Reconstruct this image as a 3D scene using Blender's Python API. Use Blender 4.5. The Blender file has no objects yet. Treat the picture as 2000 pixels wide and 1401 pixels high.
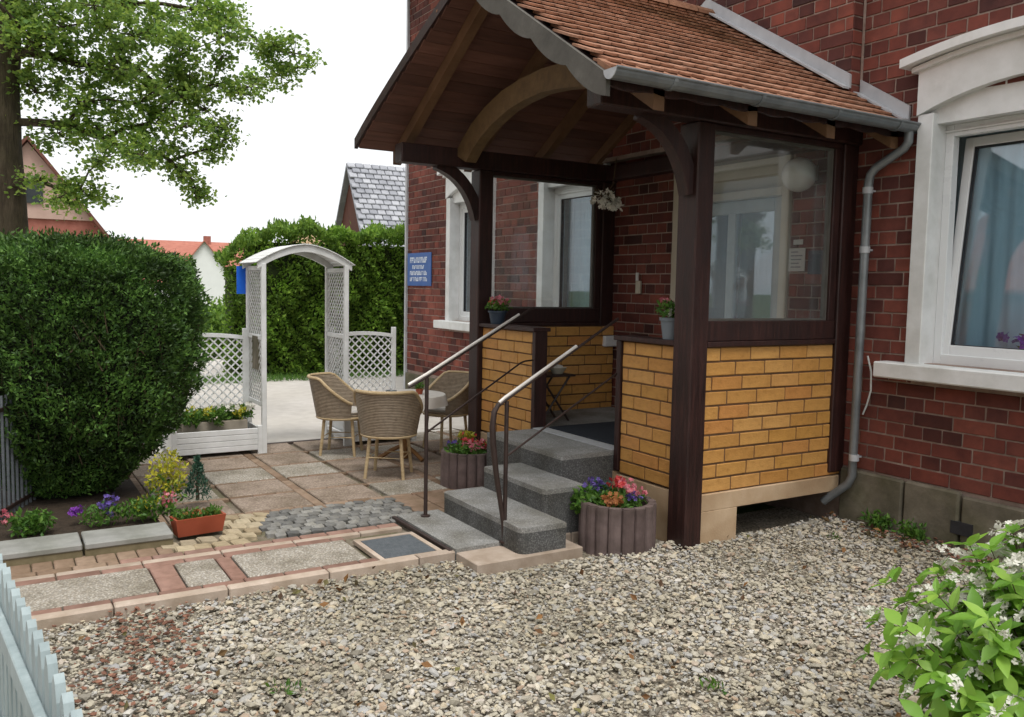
import bpy, math, random
import numpy as np
from mathutils import Vector, Matrix

# ------------------------------------------------------------------ camera, sky, sun, exposure
S = 1.18            # the plan below was measured in "plan metres"; one plan metre is 1.18 m
sc = bpy.context.scene
YAW, PITCH, ROLL, FPX = 31.3, 4.70, 1.071, 1668.4
CAM = (3.648, -3.430, 1.466)

def set_camera():
    a, p, q = math.radians(YAW), math.radians(PITCH), math.radians(ROLL)
    fo = Vector((-math.cos(a), math.sin(a), 0)); r = Vector((math.sin(a), math.cos(a), 0))
    fw = fo * math.cos(p) + Vector((0, 0, -math.sin(p)))
    up = fo * math.sin(p) + Vector((0, 0, math.cos(p)))
    r2 = r * math.cos(q) + up * math.sin(q); u2 = up * math.cos(q) - r * math.sin(q)
    cd = bpy.data.cameras.new('camera'); co = bpy.data.objects.new('camera', cd)
    sc.collection.objects.link(co)
    m = Matrix((r2, u2, -fw)).transposed().to_4x4()
    m.translation = Vector(CAM) * S
    co.matrix_world = m
    cd.sensor_width = 36; cd.lens = FPX / 2000 * 36
    cd.clip_start = 0.02; cd.clip_end = 2000
    sc.camera = co
set_camera()

SUN_EL, SUN_AZ = 68, -8      # degrees; azimuth measured in the plan from +X towards +Y
sun_dir = Vector((math.cos(math.radians(SUN_EL)) * math.cos(math.radians(SUN_AZ)),
                  math.cos(math.radians(SUN_EL)) * math.sin(math.radians(SUN_AZ)), math.sin(math.radians(SUN_EL))))
w = bpy.data.worlds.new('World'); sc.world = w; w.use_nodes = True
nt = w.node_tree; nt.nodes.clear()
sky = nt.nodes.new('ShaderNodeTexSky'); sky.sky_type = 'NISHITA'; sky.sun_disc = False
sky.sun_elevation = math.radians(SUN_EL)
sky.sun_rotation = math.atan2(sun_dir.x, sun_dir.y)
sky.air_density = 1.0; sky.dust_density = 6.0; sky.ozone_density = 1.0
hs = nt.nodes.new('ShaderNodeHueSaturation'); hs.inputs['Saturation'].default_value = 0.22
cl = nt.nodes.new('ShaderNodeMixRGB'); cl.blend_type = 'MIX'; cl.inputs[0].default_value = 0.72
cl.inputs[2].default_value = (10.2, 10.4, 10.6, 1)       # an even bright cloud deck over the clear sky
bg = nt.nodes.new('ShaderNodeBackground'); bg.inputs[1].default_value = 0.10
wo = nt.nodes.new('ShaderNodeOutputWorld')
nt.links.new(sky.outputs[0], hs.inputs['Color']); nt.links.new(hs.outputs[0], cl.inputs[1])
nt.links.new(cl.outputs[0], bg.inputs[0]); nt.links.new(bg.outputs[0], wo.inputs[0])
sd = bpy.data.lights.new('sun', 'SUN'); sd.energy = 1.5; sd.angle = math.radians(22); sd.color = (1, .96, .9)
so = bpy.data.objects.new('sun', sd); sc.collection.objects.link(so)
so.rotation_euler = (-sun_dir).to_track_quat('-Z', 'Y').to_euler()
sc.view_settings.view_transform = 'Standard'; sc.view_settings.look = 'None'
sc.view_settings.gamma = 1; sc.view_settings.use_curve_mapping = False
sc.view_settings.exposure = 0.5
try:
    sc.cycles.max_bounces = 8; sc.cycles.diffuse_bounces = 2; sc.cycles.transparent_max_bounces = 24
    sc.cycles.use_denoising = True
except Exception: pass

# ------------------------------------------------------------------ helpers
rnd = random.Random(7); rng = np.random.default_rng(7)
col = sc.collection
PI = math.pi

def link(o, parent=None):
    col.objects.link(o)
    if parent is not None: o.parent = parent
    return o
def tag(o, label=None, cat=None, group=None, kind=None):
    if label: o['label'] = label
    if cat: o['category'] = cat
    if group: o['group'] = group
    if kind: o['kind'] = kind
    return o
def thing(name, label, cat, loc=(0, 0, 0), rz=0, group=None):
    o = bpy.data.objects.new(name, None); o.empty_display_size = .1
    link(o); o.location = loc; o.rotation_euler = (0, 0, rz)
    return tag(o, label, cat, group)
def part_empty(name, parent, loc=(0, 0, 0)):
    o = bpy.data.objects.new(name, None); o.empty_display_size = .05
    link(o, parent); o.location = loc
    return o

def fast_mesh(name, V, F, mats, smooth=False, mi=None):
    V = np.asarray(V, np.float32); F = np.asarray(F, np.int32)
    me = bpy.data.meshes.new(name)
    k = F.shape[1]
    me.vertices.add(len(V)); me.vertices.foreach_set('co', V.ravel())
    me.loops.add(F.size); me.loops.foreach_set('vertex_index', F.ravel())
    me.polygons.add(len(F)); me.polygons.foreach_set('loop_start', np.arange(0, F.size, k, dtype=np.int32))
    me.polygons.foreach_set('loop_total', np.full(len(F), k, np.int32))
    if mi is not None: me.polygons.foreach_set('material_index', np.asarray(mi, np.int32))
    me.polygons.foreach_set('use_smooth', np.full(len(F), smooth))
    for m in (mats if isinstance(mats, (list, tuple)) else [mats]): me.materials.append(m)
    me.update(calc_edges=True)
    return me

def cbox(lx, ly, lz, c):
    """chamfered box template: verts, faces (outward)"""
    h = (lx / 2, ly / 2, lz / 2); V = []; ix = {}
    cs = [(a, b, d) for a in (-1, 1) for b in (-1, 1) for d in (-1, 1)]
    for s in cs:
        for ax in range(3):
            ix[(s, ax)] = len(V)
            V.append(tuple(s[k] * (h[k] if k == ax else h[k] - c) for k in range(3)))
    F = []
    for ax in range(3):
        o = [k for k in range(3) if k != ax]
        for sg in (-1, 1):
            q = []
            for a, b in ((-1, -1), (1, -1), (1, 1), (-1, 1)):
                s = [0, 0, 0]; s[ax] = sg; s[o[0]] = a; s[o[1]] = b; q.append(ix[(tuple(s), ax)])
            F.append(q)
    for e in range(3):
        a, b = [k for k in range(3) if k != e]
        for sa in (-1, 1):
            for sb in (-1, 1):
                s1 = [0, 0, 0]; s1[e] = -1; s1[a] = sa; s1[b] = sb; s2 = list(s1); s2[e] = 1
                s1 = tuple(s1); s2 = tuple(s2)
                F.append([ix[(s1, a)], ix[(s1, b)], ix[(s2, b)], ix[(s2, a)]])
    for s in cs: F.append([ix[(s, 0)], ix[(s, 1)], ix[(s, 2)]])
    Va = np.array(V); out = []
    for f in F:
        p = Va[f]; n = np.cross(p[1] - p[0], p[2] - p[0])
        out.append(list(f) if n @ p.mean(0) > 0 else list(f[::-1]))
    return V, out

class MB:
    def __init__(s): s.v = []; s.f = []; s.m = []
    def add(s, V, F, mi=0):
        o = len(s.v); s.v += [tuple(p) for p in V]
        s.f += [tuple(i + o for i in f) for f in F]; s.m += [mi] * len(F); return s
    def box(s, x0, x1, y0, y1, z0, z1, mi=0, c=0):
        if c:
            V, F = cbox(x1 - x0, y1 - y0, z1 - z0, c)
            cx, cy, cz = (x0 + x1) / 2, (y0 + y1) / 2, (z0 + z1) / 2
            return s.add([(a + cx, b + cy, d + cz) for a, b, d in V], F, mi)
        V = [(x0, y0, z0), (x1, y0, z0), (x1, y1, z0), (x0, y1, z0), (x0, y0, z1), (x1, y0, z1), (x1, y1, z1), (x0, y1, z1)]
        F = [(0, 3, 2, 1), (4, 5, 6, 7), (0, 1, 5, 4), (1, 2, 6, 5), (2, 3, 7, 6), (3, 0, 4, 7)]
        return s.add(V, F, mi)
    def obox(s, M, lx, ly, lz, c=.004, mi=0):
        V, F = cbox(lx, ly, lz, c)
        return s.add([M @ Vector(p) for p in V], F, mi)
    def bar(s, a, b, wd, ht, c=.003, mi=0, up=(0, 0, 1)):
        a = Vector(a); b = Vector(b); d = (b - a); L = d.length; d.normalize()
        u = Vector(up); sdv = d.cross(u)
        if sdv.length < 1e-4: sdv = d.cross(Vector((0, 1, 0)))
        sdv.normalize(); u = sdv.cross(d)
        M = Matrix((d, sdv, u)).transposed().to_4x4(); M.translation = (a + b) / 2
        return s.obox(M, L, wd, ht, c, mi)
    def tube(s, path, r, n=8, mi=0, cap=True, closed=False):
        P = [Vector(p) for p in path]; k = len(P)
        R = r if isinstance(r, (list, tuple)) else [r] * k
        V = []; prev = None
        for i in range(k):
            if closed: d = P[(i + 1) % k] - P[i - 1]
            else: d = P[min(i + 1, k - 1)] - P[max(i - 1, 0)]
            d.normalize()
            if prev is None:
                u = d.cross(Vector((0, 0, 1)))
                if u.length < 1e-3: u = d.cross(Vector((1, 0, 0)))
            else: u = prev - d * prev.dot(d)
            u.normalize(); prev = u; v = d.cross(u)
            for j in range(n):
                t = 2 * PI * j / n
                V.append(P[i] + (u * math.cos(t) + v * math.sin(t)) * R[i])
        F = []
        for i in range(k if closed else k - 1):
            i2 = (i + 1) % k
            for j in range(n):
                j2 = (j + 1) % n
                F.append((i * n + j, i * n + j2, i2 * n + j2, i2 * n + j))
        if cap and not closed:
            F.append(tuple(range(n))[::-1]); F.append(tuple((k - 1) * n + j for j in range(n)))
        return s.add(V, F, mi)
    def lathe(s, prof, n=20, c=(0, 0, 0), mi=0):
        V = []; F = []
        for r, z in prof:
            for j in range(n):
                t = 2 * PI * j / n; V.append((c[0] + r * math.cos(t), c[1] + r * math.sin(t), c[2] + z))
        for i in range(len(prof) - 1):
            for j in range(n):
                j2 = (j + 1) % n; F.append((i * n + j, i * n + j2, (i + 1) * n + j2, (i + 1) * n + j))
        return s.add(V, F, mi)
    def prism(s, poly, axis, a0, a1, mi=0):
        """poly: 2d points in the two other axes (in x,y,z order), extruded along axis"""
        def p3(u, v, t):
            return (t, u, v) if axis == 0 else ((u, t, v) if axis == 1 else (u, v, t))
        n = len(poly)
        V = [p3(u, v, a0) for u, v in poly] + [p3(u, v, a1) for u, v in poly]
        F = [tuple(range(n)), tuple(range(2 * n - 1, n - 1, -1))]
        for i in range(n):
            j = (i + 1) % n; F.append((i, i + n, j + n, j))
        return s.add(V, F, mi)
    def strip(s, top, bot, axis, a0, a1, mi=0):
        """solid band between two curves of equal length, extruded along axis"""
        def p3(u, v, t):
            return (t, u, v) if axis == 0 else ((u, t, v) if axis == 1 else (u, v, t))
        for i in range(len(top) - 1):
            q = [top[i], top[i + 1], bot[i + 1], bot[i]]
            V = [p3(u, v, a0) for u, v in q] + [p3(u, v, a1) for u, v in q]
            F = [(0, 1, 2, 3), (7, 6, 5, 4), (0, 4, 5, 1), (2, 6, 7, 3)]
            if i == 0: F.append((3, 7, 4, 0))
            if i == len(top) - 2: F.append((1, 5, 6, 2))
            s.add(V, F, mi)
        return s
    def mesh(s, name, mats, smooth=False):
        me = bpy.data.meshes.new(name); me.from_pydata(s.v, [], s.f)
        for m in (mats if isinstance(mats, (list, tuple)) else [mats]): me.materials.append(m)
        me.polygons.foreach_set('material_index', s.m)
        import bmesh
        bm = bmesh.new(); bm.from_mesh(me); bmesh.ops.recalc_face_normals(bm, faces=bm.faces)
        bm.to_mesh(me); bm.free()
        if smooth:
            me.polygons.foreach_set('use_smooth', [True] * len(me.polygons))
            try: me.set_sharp_from_angle(angle=math.radians(40))
            except Exception: pass
        me.update(); return me
    def build(s, name, mats, parent=None, smooth=False):
        return link(bpy.data.objects.new(name, s.mesh(name, mats, smooth)), parent)
def inst(name, me, parent, M):
    o = bpy.data.objects.new(name, me); link(o, parent); o.matrix_local = M; return o
def T(x, y, z): return Matrix.Translation((x, y, z))
def RZ(a): return Matrix.Rotation(a, 4, 'Z')
def RX(a): return Matrix.Rotation(a, 4, 'X')
def RY(a): return Matrix.Rotation(a, 4, 'Y')
def SC(x, y, z): return Matrix.Diagonal((x, y, z, 1))

# ------------------------------------------------------------------ materials
def mat(name, ramp, scale=8, detail=5, rough=.8, bump=.3, bscale=None, bdist=.004, var=.0, hvar=.0, metallic=0,
        spec=.3, stretch=(1, 1, 1), ramp2=None, scale2=1.2, f2=.5, piece=None, rvar=.12, warp=0):
    """noise-driven procedural surface. piece: colour ramp picked per piece (object or mesh island)."""
    m = bpy.data.materials.new(name); m.use_nodes = True; t = m.node_tree; N = t.nodes; L = t.links
    b = N['Principled BSDF']; b.inputs['Roughness'].default_value = rough; b.inputs['Metallic'].default_value = metallic
    b.inputs['Specular IOR Level'].default_value = spec
    tc = N.new('ShaderNodeTexCoord'); oi = N.new('ShaderNodeObjectInfo'); ge = N.new('ShaderNodeNewGeometry')
    ad = N.new('ShaderNodeMath'); ad.operation = 'ADD'
    L.new(oi.outputs['Random'], ad.inputs[0]); L.new(ge.outputs['Random Per Island'], ad.inputs[1])
    fr = N.new('ShaderNodeMath'); fr.operation = 'FRACT'; L.new(ad.outputs[0], fr.inputs[0])
    sh = N.new('ShaderNodeMath'); sh.operation = 'MULTIPLY'; sh.inputs[1].default_value = 37.0; L.new(fr.outputs[0], sh.inputs[0])
    mp = N.new('ShaderNodeMapping'); mp.inputs['Scale'].default_value = stretch
    L.new(tc.outputs['Object'], mp.inputs['Vector'])
    va = N.new('ShaderNodeVectorMath'); va.operation = 'ADD'; L.new(mp.outputs[0], va.inputs[0])
    if piece or var: L.new(sh.outputs[0], va.inputs[1])
    n1 = N.new('ShaderNodeTexNoise'); n1.inputs['Scale'].default_value = scale; n1.inputs['Detail'].default_value = detail
    n1.inputs['Roughness'].default_value = .62; n1.inputs['Distortion'].default_value = warp
    L.new(va.outputs[0], n1.inputs['Vector'])
    def cr(r, src):
        c = N.new('ShaderNodeValToRGB'); e = c.color_ramp.elements
        while len(e) < len(r): e.new(.5)
        for q, (p, cc) in zip(e, r): q.position = p; q.color = (*cc, 1)
        L.new(src, c.inputs[0]); return c.outputs[0]
    out = cr(ramp, n1.outputs['Fac'])
    if piece:
        pc = cr(piece, fr.outputs[0]); mx = N.new('ShaderNodeMixRGB'); mx.blend_type = 'MULTIPLY'; mx.inputs[0].default_value = 1
        L.new(out, mx.inputs[1]); L.new(pc, mx.inputs[2]); out = mx.outputs[0]
    if ramp2:
        n2 = N.new('ShaderNodeTexNoise'); n2.inputs['Scale'].default_value = scale2; n2.inputs['Detail'].default_value = 6
        L.new(tc.outputs['Object'], n2.inputs['Vector'])
        c2 = cr(ramp2, n2.outputs['Fac']); mx = N.new('ShaderNodeMixRGB'); mx.blend_type = 'MULTIPLY'; mx.inputs[0].default_value = f2
        L.new(out, mx.inputs[1]); L.new(c2, mx.inputs[2]); out = mx.outputs[0]
    if var or hvar:
        h = N.new('ShaderNodeHueSaturation')
        mr = N.new('ShaderNodeMapRange'); mr.inputs[3].default_value = 1 - var; mr.inputs[4].default_value = 1 + var
        L.new(fr.outputs[0], mr.inputs[0]); L.new(mr.outputs[0], h.inputs['Value'])
        if hvar:
            s2 = N.new('ShaderNodeMath'); s2.operation = 'FRACT'; L.new(sh.outputs[0], s2.inputs[0])
            m2 = N.new('ShaderNodeMapRange'); m2.inputs[3].default_value = .5 - hvar; m2.inputs[4].default_value = .5 + hvar
            L.new(s2.outputs[0], m2.inputs[0]); L.new(m2.outputs[0], h.inputs['Hue'])
        L.new(out, h.inputs['Color']); out = h.outputs[0]
    L.new(out, b.inputs['Base Color'])
    if rvar:
        rr = N.new('ShaderNodeMapRange'); rr.inputs[3].default_value = max(.05, rough - rvar); rr.inputs[4].default_value = min(1, rough + rvar)
        L.new(n1.outputs['Fac'], rr.inputs[0]); L.new(rr.outputs[0], b.inputs['Roughness'])
    if bump:
        nb = N.new('ShaderNodeTexNoise'); nb.inputs['Scale'].default_value = bscale or scale * 4; nb.inputs['Detail'].default_value = 4
        L.new(va.outputs[0], nb.inputs['Vector'])
        bp = N.new('ShaderNodeBump'); bp.inputs['Strength'].default_value = bump; bp.inputs['Distance'].default_value = bdist
        L.new(nb.outputs['Fac'], bp.inputs['Height']); L.new(bp.outputs[0], b.inputs['Normal'])
    return m

def mat_leaf(name, cols, rough=.5, trans=.35, spec=.35, patch=None):
    m = bpy.data.materials.new(name); m.use_nodes = True; t = m.node_tree; N = t.nodes; L = t.links
    b = N['Principled BSDF']; b.inputs['Roughness'].default_value = rough; b.inputs['Specular IOR Level'].default_value = spec
    ge = N.new('ShaderNodeNewGeometry'); oi = N.new('ShaderNodeObjectInfo'); ad = N.new('ShaderNodeMath'); ad.operation = 'ADD'
    L.new(oi.outputs['Random'], ad.inputs[0]); L.new(ge.outputs['Random Per Island'], ad.inputs[1])
    fr = N.new('ShaderNodeMath'); fr.operation = 'FRACT'; L.new(ad.outputs[0], fr.inputs[0])
    c = N.new('ShaderNodeValToRGB'); e = c.color_ramp.elements
    while len(e) < len(cols): e.new(.5)
    for i, q in enumerate(e): q.position = i / (len(cols) - 1); q.color = (*cols[i], 1)
    L.new(fr.outputs[0], c.inputs[0]); out = c.outputs[0]
    if patch:     # patches of older and younger growth
        tc = N.new('ShaderNodeTexCoord'); n = N.new('ShaderNodeTexNoise'); n.inputs['Scale'].default_value = patch[0]; n.inputs['Detail'].default_value = 3
        L.new(tc.outputs['Object'], n.inputs['Vector'])
        mr = N.new('ShaderNodeMapRange'); mr.inputs[1].default_value = .35; mr.inputs[2].default_value = .65
        mr.inputs[3].default_value = patch[1]; mr.inputs[4].default_value = patch[2]; L.new(n.outputs['Fac'], mr.inputs[0])
        h = N.new('ShaderNodeHueSaturation'); L.new(mr.outputs[0], h.inputs['Value']); L.new(out, h.inputs['Color']); out = h.outputs[0]
    L.new(out, b.inputs['Base Color'])
    tr = N.new('ShaderNodeBsdfTranslucent'); L.new(out, tr.inputs['Color'])
    mx = N.new('ShaderNodeMixShader'); mx.inputs[0].default_value = trans
    L.new(b.outputs[0], mx.inputs[1]); L.new(tr.outputs[0], mx.inputs[2]); L.new(mx.outputs[0], N['Material Output'].inputs['Surface'])
    return m

def mat_glass(name, refl=.1, tint=(.92, .96, .97), dust_haze=.0):
    m = bpy.data.materials.new(name); m.use_nodes = True; t = m.node_tree; N = t.nodes; L = t.links
    N.remove(N['Principled BSDF'])
    g = N.new('ShaderNodeBsdfGlossy'); g.inputs['Roughness'].default_value = .02; g.inputs['Color'].default_value = (.95, .97, 1, 1)
    tr = N.new('ShaderNodeBsdfTransparent'); tr.inputs['Color'].default_value = (*tint, 1)
    fz0 = N.new('ShaderNodeLayerWeight'); fz0.inputs['Blend'].default_value = .5; fz = N.new('ShaderNodeMath'); fz.operation = 'POWER'; fz.inputs[1].default_value = 5; L.new(fz0.outputs['Facing'], fz.inputs[0])
    ad = N.new('ShaderNodeMath'); ad.operation = 'MULTIPLY_ADD'; ad.inputs[1].default_value = 1.0; ad.inputs[2].default_value = refl; ad.use_clamp = True
    L.new(fz.outputs[0], ad.inputs[0])
    nz = N.new('ShaderNodeTexNoise'); nz.inputs['Scale'].default_value = 1.6; bp = N.new('ShaderNodeBump'); bp.inputs['Strength'].default_value = .02
    tc = N.new('ShaderNodeTexCoord'); L.new(tc.outputs['Object'], nz.inputs['Vector']); L.new(nz.outputs['Fac'], bp.inputs['Height']); L.new(bp.outputs[0], g.inputs['Normal'])
    mx = N.new('ShaderNodeMixShader'); L.new(ad.outputs[0], mx.inputs[0]); L.new(tr.outputs[0], mx.inputs[1]); L.new(g.outputs[0], mx.inputs[2])
    df = N.new('ShaderNodeBsdfDiffuse'); df.inputs['Color'].default_value = (.75, .76, .74, 1); md = N.new('ShaderNodeMixShader')  # film of dust that also paints in the milky sky reflection
    n2 = N.new('ShaderNodeTexNoise'); n2.inputs['Scale'].default_value = 2.5; n2.inputs['Detail'].default_value = 4; L.new(tc.outputs['Object'], n2.inputs['Vector'])
    mr = N.new('ShaderNodeMapRange'); mr.inputs[1].default_value = .3; mr.inputs[2].default_value = .7; mr.inputs[3].default_value = dust_haze * .5; mr.inputs[4].default_value = dust_haze * 1.6
    L.new(n2.outputs['Fac'], mr.inputs[0]); L.new(mr.outputs[0], md.inputs[0]); L.new(mx.outputs[0], md.inputs[1]); L.new(df.outputs[0], md.inputs[2])
    L.new(md.outputs[0], N['Material Output'].inputs['Surface']); return m

def mat_voronoi(name, cols, scale, rough=.85, gap=(.1, .09, .08), bump=.6):
    """surface of many tiny set pebbles"""
    m = bpy.data.materials.new(name); m.use_nodes = True; t = m.node_tree; N = t.nodes; L = t.links
    b = N['Principled BSDF']; b.inputs['Roughness'].default_value = rough; b.inputs['Specular IOR Level'].default_value = .25
    tc = N.new('ShaderNodeTexCoord'); oi = N.new('ShaderNodeObjectInfo'); sh = N.new('ShaderNodeMath'); sh.operation = 'MULTIPLY'; sh.inputs[1].default_value = 31
    L.new(oi.outputs['Random'], sh.inputs[0]); va = N.new('ShaderNodeVectorMath'); va.operation = 'ADD'
    L.new(tc.outputs['Object'], va.inputs[0]); L.new(sh.outputs[0], va.inputs[1])
    v = N.new('ShaderNodeTexVoronoi'); v.inputs['Scale'].default_value = scale; L.new(va.outputs[0], v.inputs['Vector'])
    sp = N.new('ShaderNodeSeparateColor'); L.new(v.outputs['Color'], sp.inputs[0])
    c = N.new('ShaderNodeValToRGB'); e = c.color_ramp.elements
    while len(e) < len(cols): e.new(.5)
    for i, q in enumerate(e): q.position = i / (len(cols) - 1); q.color = (*cols[i], 1)
    L.new(sp.outputs[0], c.inputs[0])
    mr = N.new('ShaderNodeMapRange'); mr.inputs[1].default_value = .35; mr.inputs[2].default_value = .75; L.new(v.outputs['Distance'], mr.inputs[0])
    mx = N.new('ShaderNodeMixRGB'); L.new(mr.outputs[0], mx.inputs[0]); L.new(c.outputs[0], mx.inputs[1]); mx.inputs[2].default_value = (*gap, 1)
    nd = N.new('ShaderNodeTexNoise'); nd.inputs['Scale'].default_value = 5; nd.inputs['Detail'].default_value = 7; L.new(va.outputs[0], nd.inputs['Vector'])
    cd_ = N.new('ShaderNodeValToRGB'); cd_.color_ramp.elements[0].position = .34; cd_.color_ramp.elements[0].color = (.58, .56, .5, 1); cd_.color_ramp.elements[1].position = .6; cd_.color_ramp.elements[1].color = (1.02, 1.02, 1.02, 1)
    L.new(nd.outputs['Fac'], cd_.inputs[0]); mdirt = N.new('ShaderNodeMixRGB'); mdirt.blend_type = 'MULTIPLY'; mdirt.inputs[0].default_value = .8
    L.new(mx.outputs[0], mdirt.inputs[1]); L.new(cd_.outputs[0], mdirt.inputs[2]); L.new(mdirt.outputs[0], b.inputs['Base Color'])
    bp = N.new('ShaderNodeBump'); bp.inputs['Strength'].default_value = bump; bp.inputs['Distance'].default_value = .006; bp.invert = True
    L.new(v.outputs['Distance'], bp.inputs['Height']); L.new(bp.outputs[0], b.inputs['Normal'])
    return m

def g3(v): return (v, v, v)
M = {}
M['red_brick'] = mat('red_brick', [(.25, (.55, .55, .58)), (.5, (.85, .85, .85)), (.75, (1.15, 1.1, 1.05))], 9, rough=.85, bump=.5, bscale=60, bdist=.003,
    piece=[(0, (.085, .031, .027)), (.2, (.165, .05, .039)), (.45, (.23, .066, .048)), (.7, (.285, .088, .062)), (.9, (.15, .05, .042)), (1, (.075, .033, .03))],
    ramp2=[(.3, (.42, .38, .36)), (.55, (1, 1, 1)), (.72, (1.22, 1.24, 1.24))], scale2=.9, f2=.85)
M['mortar'] = mat('mortar', [(.3, (.28, .21, .18)), (.7, (.46, .37, .32))], 12, rough=.95, bump=.4, ramp2=[(.35, (.6, .55, .5)), (.65, (1, 1, 1))], scale2=1.5, f2=.8)
M['yellow_brick'] = mat('yellow_brick', [(.25, (.76, .71, .64)), (.45, (.95, .94, .92)), (.65, (1.03, 1.03, 1.02)), (.85, (1.1, 1.11, 1.12))], 22, rough=.55, bump=.6, bscale=60, bdist=.004, spec=.45,
    piece=[(0, (.54, .275, .075)), (.25, (.61, .315, .09)), (.5, (.58, .30, .075)), (.75, (.65, .355, .115)), (.92, (.59, .27, .08)), (1, (.53, .28, .068))],
    stretch=(1, 1, 1.6), ramp2=[(.35, (.62, .55, .46)), (.58, (1, 1, 1))], scale2=3.2, f2=.5)
M['dark_joint'] = mat('dark_joint', [(.3, (.11, .062, .032)), (.7, (.18, .105, .058))], 20, rough=.95, bump=.3)
M['plaster'] = mat('plaster', [(.3, (.48, .33, .2)), (.7, (.60, .45, .3))], 5, rough=.9, bump=.5, bscale=90, bdist=.003, ramp2=[(.35, (.6, .55, .48)), (.62, (1, 1, 1))], scale2=2.2, f2=.7)
M['plinth'] = mat('plinth', [(.3, (.10, .09, .065)), (.55, (.19, .165, .125)), (.75, (.30, .27, .22))], 4, rough=.95, bump=.6, bscale=40, bdist=.006, ramp2=[(.4, (.5, .55, .38)), (.6, (1, 1, 1))], scale2=2.6, f2=.7)
M['dark_wood'] = mat('dark_wood', [(.25, (.014, .0065, .006)), (.5, (.032, .012, .0105)), (.68, (.055, .021, .017)), (.85, (.085, .036, .028))], 9, rough=.48, bump=.6, bscale=55, stretch=(5, 5, .35), spec=.45, ramp2=[(.35, (.7, .68, .66)), (.65, (1.15, 1.1, 1.1))], scale2=3, f2=.8, warp=.4)
M['soffit_wood'] = mat('soffit_wood', [(.25, (.09, .04, .028)), (.6, (.145, .066, .047)), (.8, (.19, .092, .066))], 6, rough=.65, bump=.3, bscale=40, stretch=(4, .5, 4), var=.3)
M['light_wood'] = mat('light_wood', [(.25, (.10, .06, .027)), (.6, (.155, .096, .044)), (.8, (.2, .128, .062))], 6, rough=.65, bump=.3, bscale=40, stretch=(3, 3, 3))
M['rafter_wood'] = mat('rafter_wood', [(.25, (.11, .056, .028)), (.6, (.165, .088, .045)), (.8, (.21, .118, .065))], 6, rough=.65, bump=.3, bscale=40)
M['grey_board'] = mat('grey_board', [(.25, (.075, .07, .062)), (.6, (.115, .108, .096)), (.8, (.16, .15, .135))], 7, rough=.85, bump=.4, bscale=50)
M['roof_tile'] = mat('roof_tile', [(.25, (.6, .58, .56)), (.55, (1, 1, 1)), (.8, (1.15, 1.15, 1.15))], 16, rough=.85, bump=.4, bscale=80, bdist=.002,
    piece=[(0, (.30, .145, .09)), (.3, (.37, .185, .115)), (.6, (.41, .215, .14)), (.85, (.47, .26, .175)), (1, (.27, .14, .09))],
    ramp2=[(.38, (.48, .46, .35)), (.6, (1, 1, 1))], scale2=2.2, f2=.75)
M['zinc'] = mat('zinc', [(.3, (.16, .175, .185)), (.7, (.27, .29, .305))], 6, rough=.45, bump=.1, metallic=.5, spec=.5)
M['pale_zinc'] = mat('pale_zinc', [(.3, (.38, .39, .41)), (.7, (.55, .56, .58))], 5, rough=.55, bump=.1, metallic=.15, spec=.4)
M['white_paint'] = mat('white_paint', [(.3, (.68, .69, .68)), (.7, (.8, .81, .81))], 7, rough=.5, bump=.3, bscale=45, bdist=.003, ramp2=[(.33, (.78, .775, .74)), (.55, (1, 1, 1))], scale2=3.5, f2=.45)
M['pvc'] = mat('pvc', [(.3, (.74, .76, .77)), (.7, (.80, .82, .82))], 4, rough=.3, bump=.0, spec=.5)
M['gasket'] = mat('gasket', [(.3, (.02, .02, .022)), (.7, (.04, .04, .045))], 9, rough=.6, bump=0)
M['glass'] = mat_glass('glass', .08, (.95, .97, .97), .045)
M['glass_house'] = mat_glass('glass_house', .10, (.88, .94, .97), .01)
M['curtain'] = mat('curtain', [(.3, (.38, .52, .58)), (.7, (.48, .62, .68))], 3, rough=.9, bump=.2, stretch=(8, 1, .5))
M['room'] = mat('room', [(.3, (.16, .18, .19)), (.7, (.22, .24, .25))], 3, rough=.9, bump=.0)
M['granite'] = mat_voronoi('granite', [(.17, .17, .165), (.28, .275, .265), (.38, .375, .36), (.23, .225, .215), (.46, .45, .43)], 150, gap=(.22, .22, .21), bump=.05, rough=.7)
M['granite_shaded'] = mat_voronoi('granite_shaded', [(.07, .07, .07), (.13, .13, .128), (.2, .2, .195), (.10, .10, .10)], 130, gap=(.09, .09, .09), bump=.05, rough=.75)  # darker copy of granite: shade on the step fronts put into the colour
M['strip'] = mat('strip', [(.3, (.4, .41, .42)), (.7, (.5, .51, .52))], 20, rough=.5, bump=.1)
M['mat_blue'] = mat('mat_blue', [(.3, (.012, .016, .022)), (.7, (.03, .036, .045))], 60, rough=.95, bump=.6, bscale=150)
M['grate'] = mat('grate', [(.3, (.10, .115, .125)), (.7, (.16, .175, .19))], 40, rough=.8, bump=.4, bscale=120)
M['iron'] = mat('iron', [(.3, (.022, .013, .011)), (.7, (.05, .028, .023))], 18, rough=.5, bump=.15, spec=.5)
M['steel'] = mat('steel', [(.3, (.66, .62, .57)), (.7, (.78, .74, .69))], 9, rough=.25, bump=.05, spec=.6)
M['aggregate'] = mat_voronoi('aggregate', [(.24, .21, .17), (.4, .36, .3), (.52, .48, .41), (.3, .28, .25), (.62, .59, .53)], 105, gap=(.26, .23, .19), bump=.35)
M['patio_slab'] = mat_voronoi('patio_slab', [(.26, .20, .155), (.34, .27, .215), (.40, .33, .265), (.3, .235, .19)], 75, gap=(.24, .185, .145), bump=.25)
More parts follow.
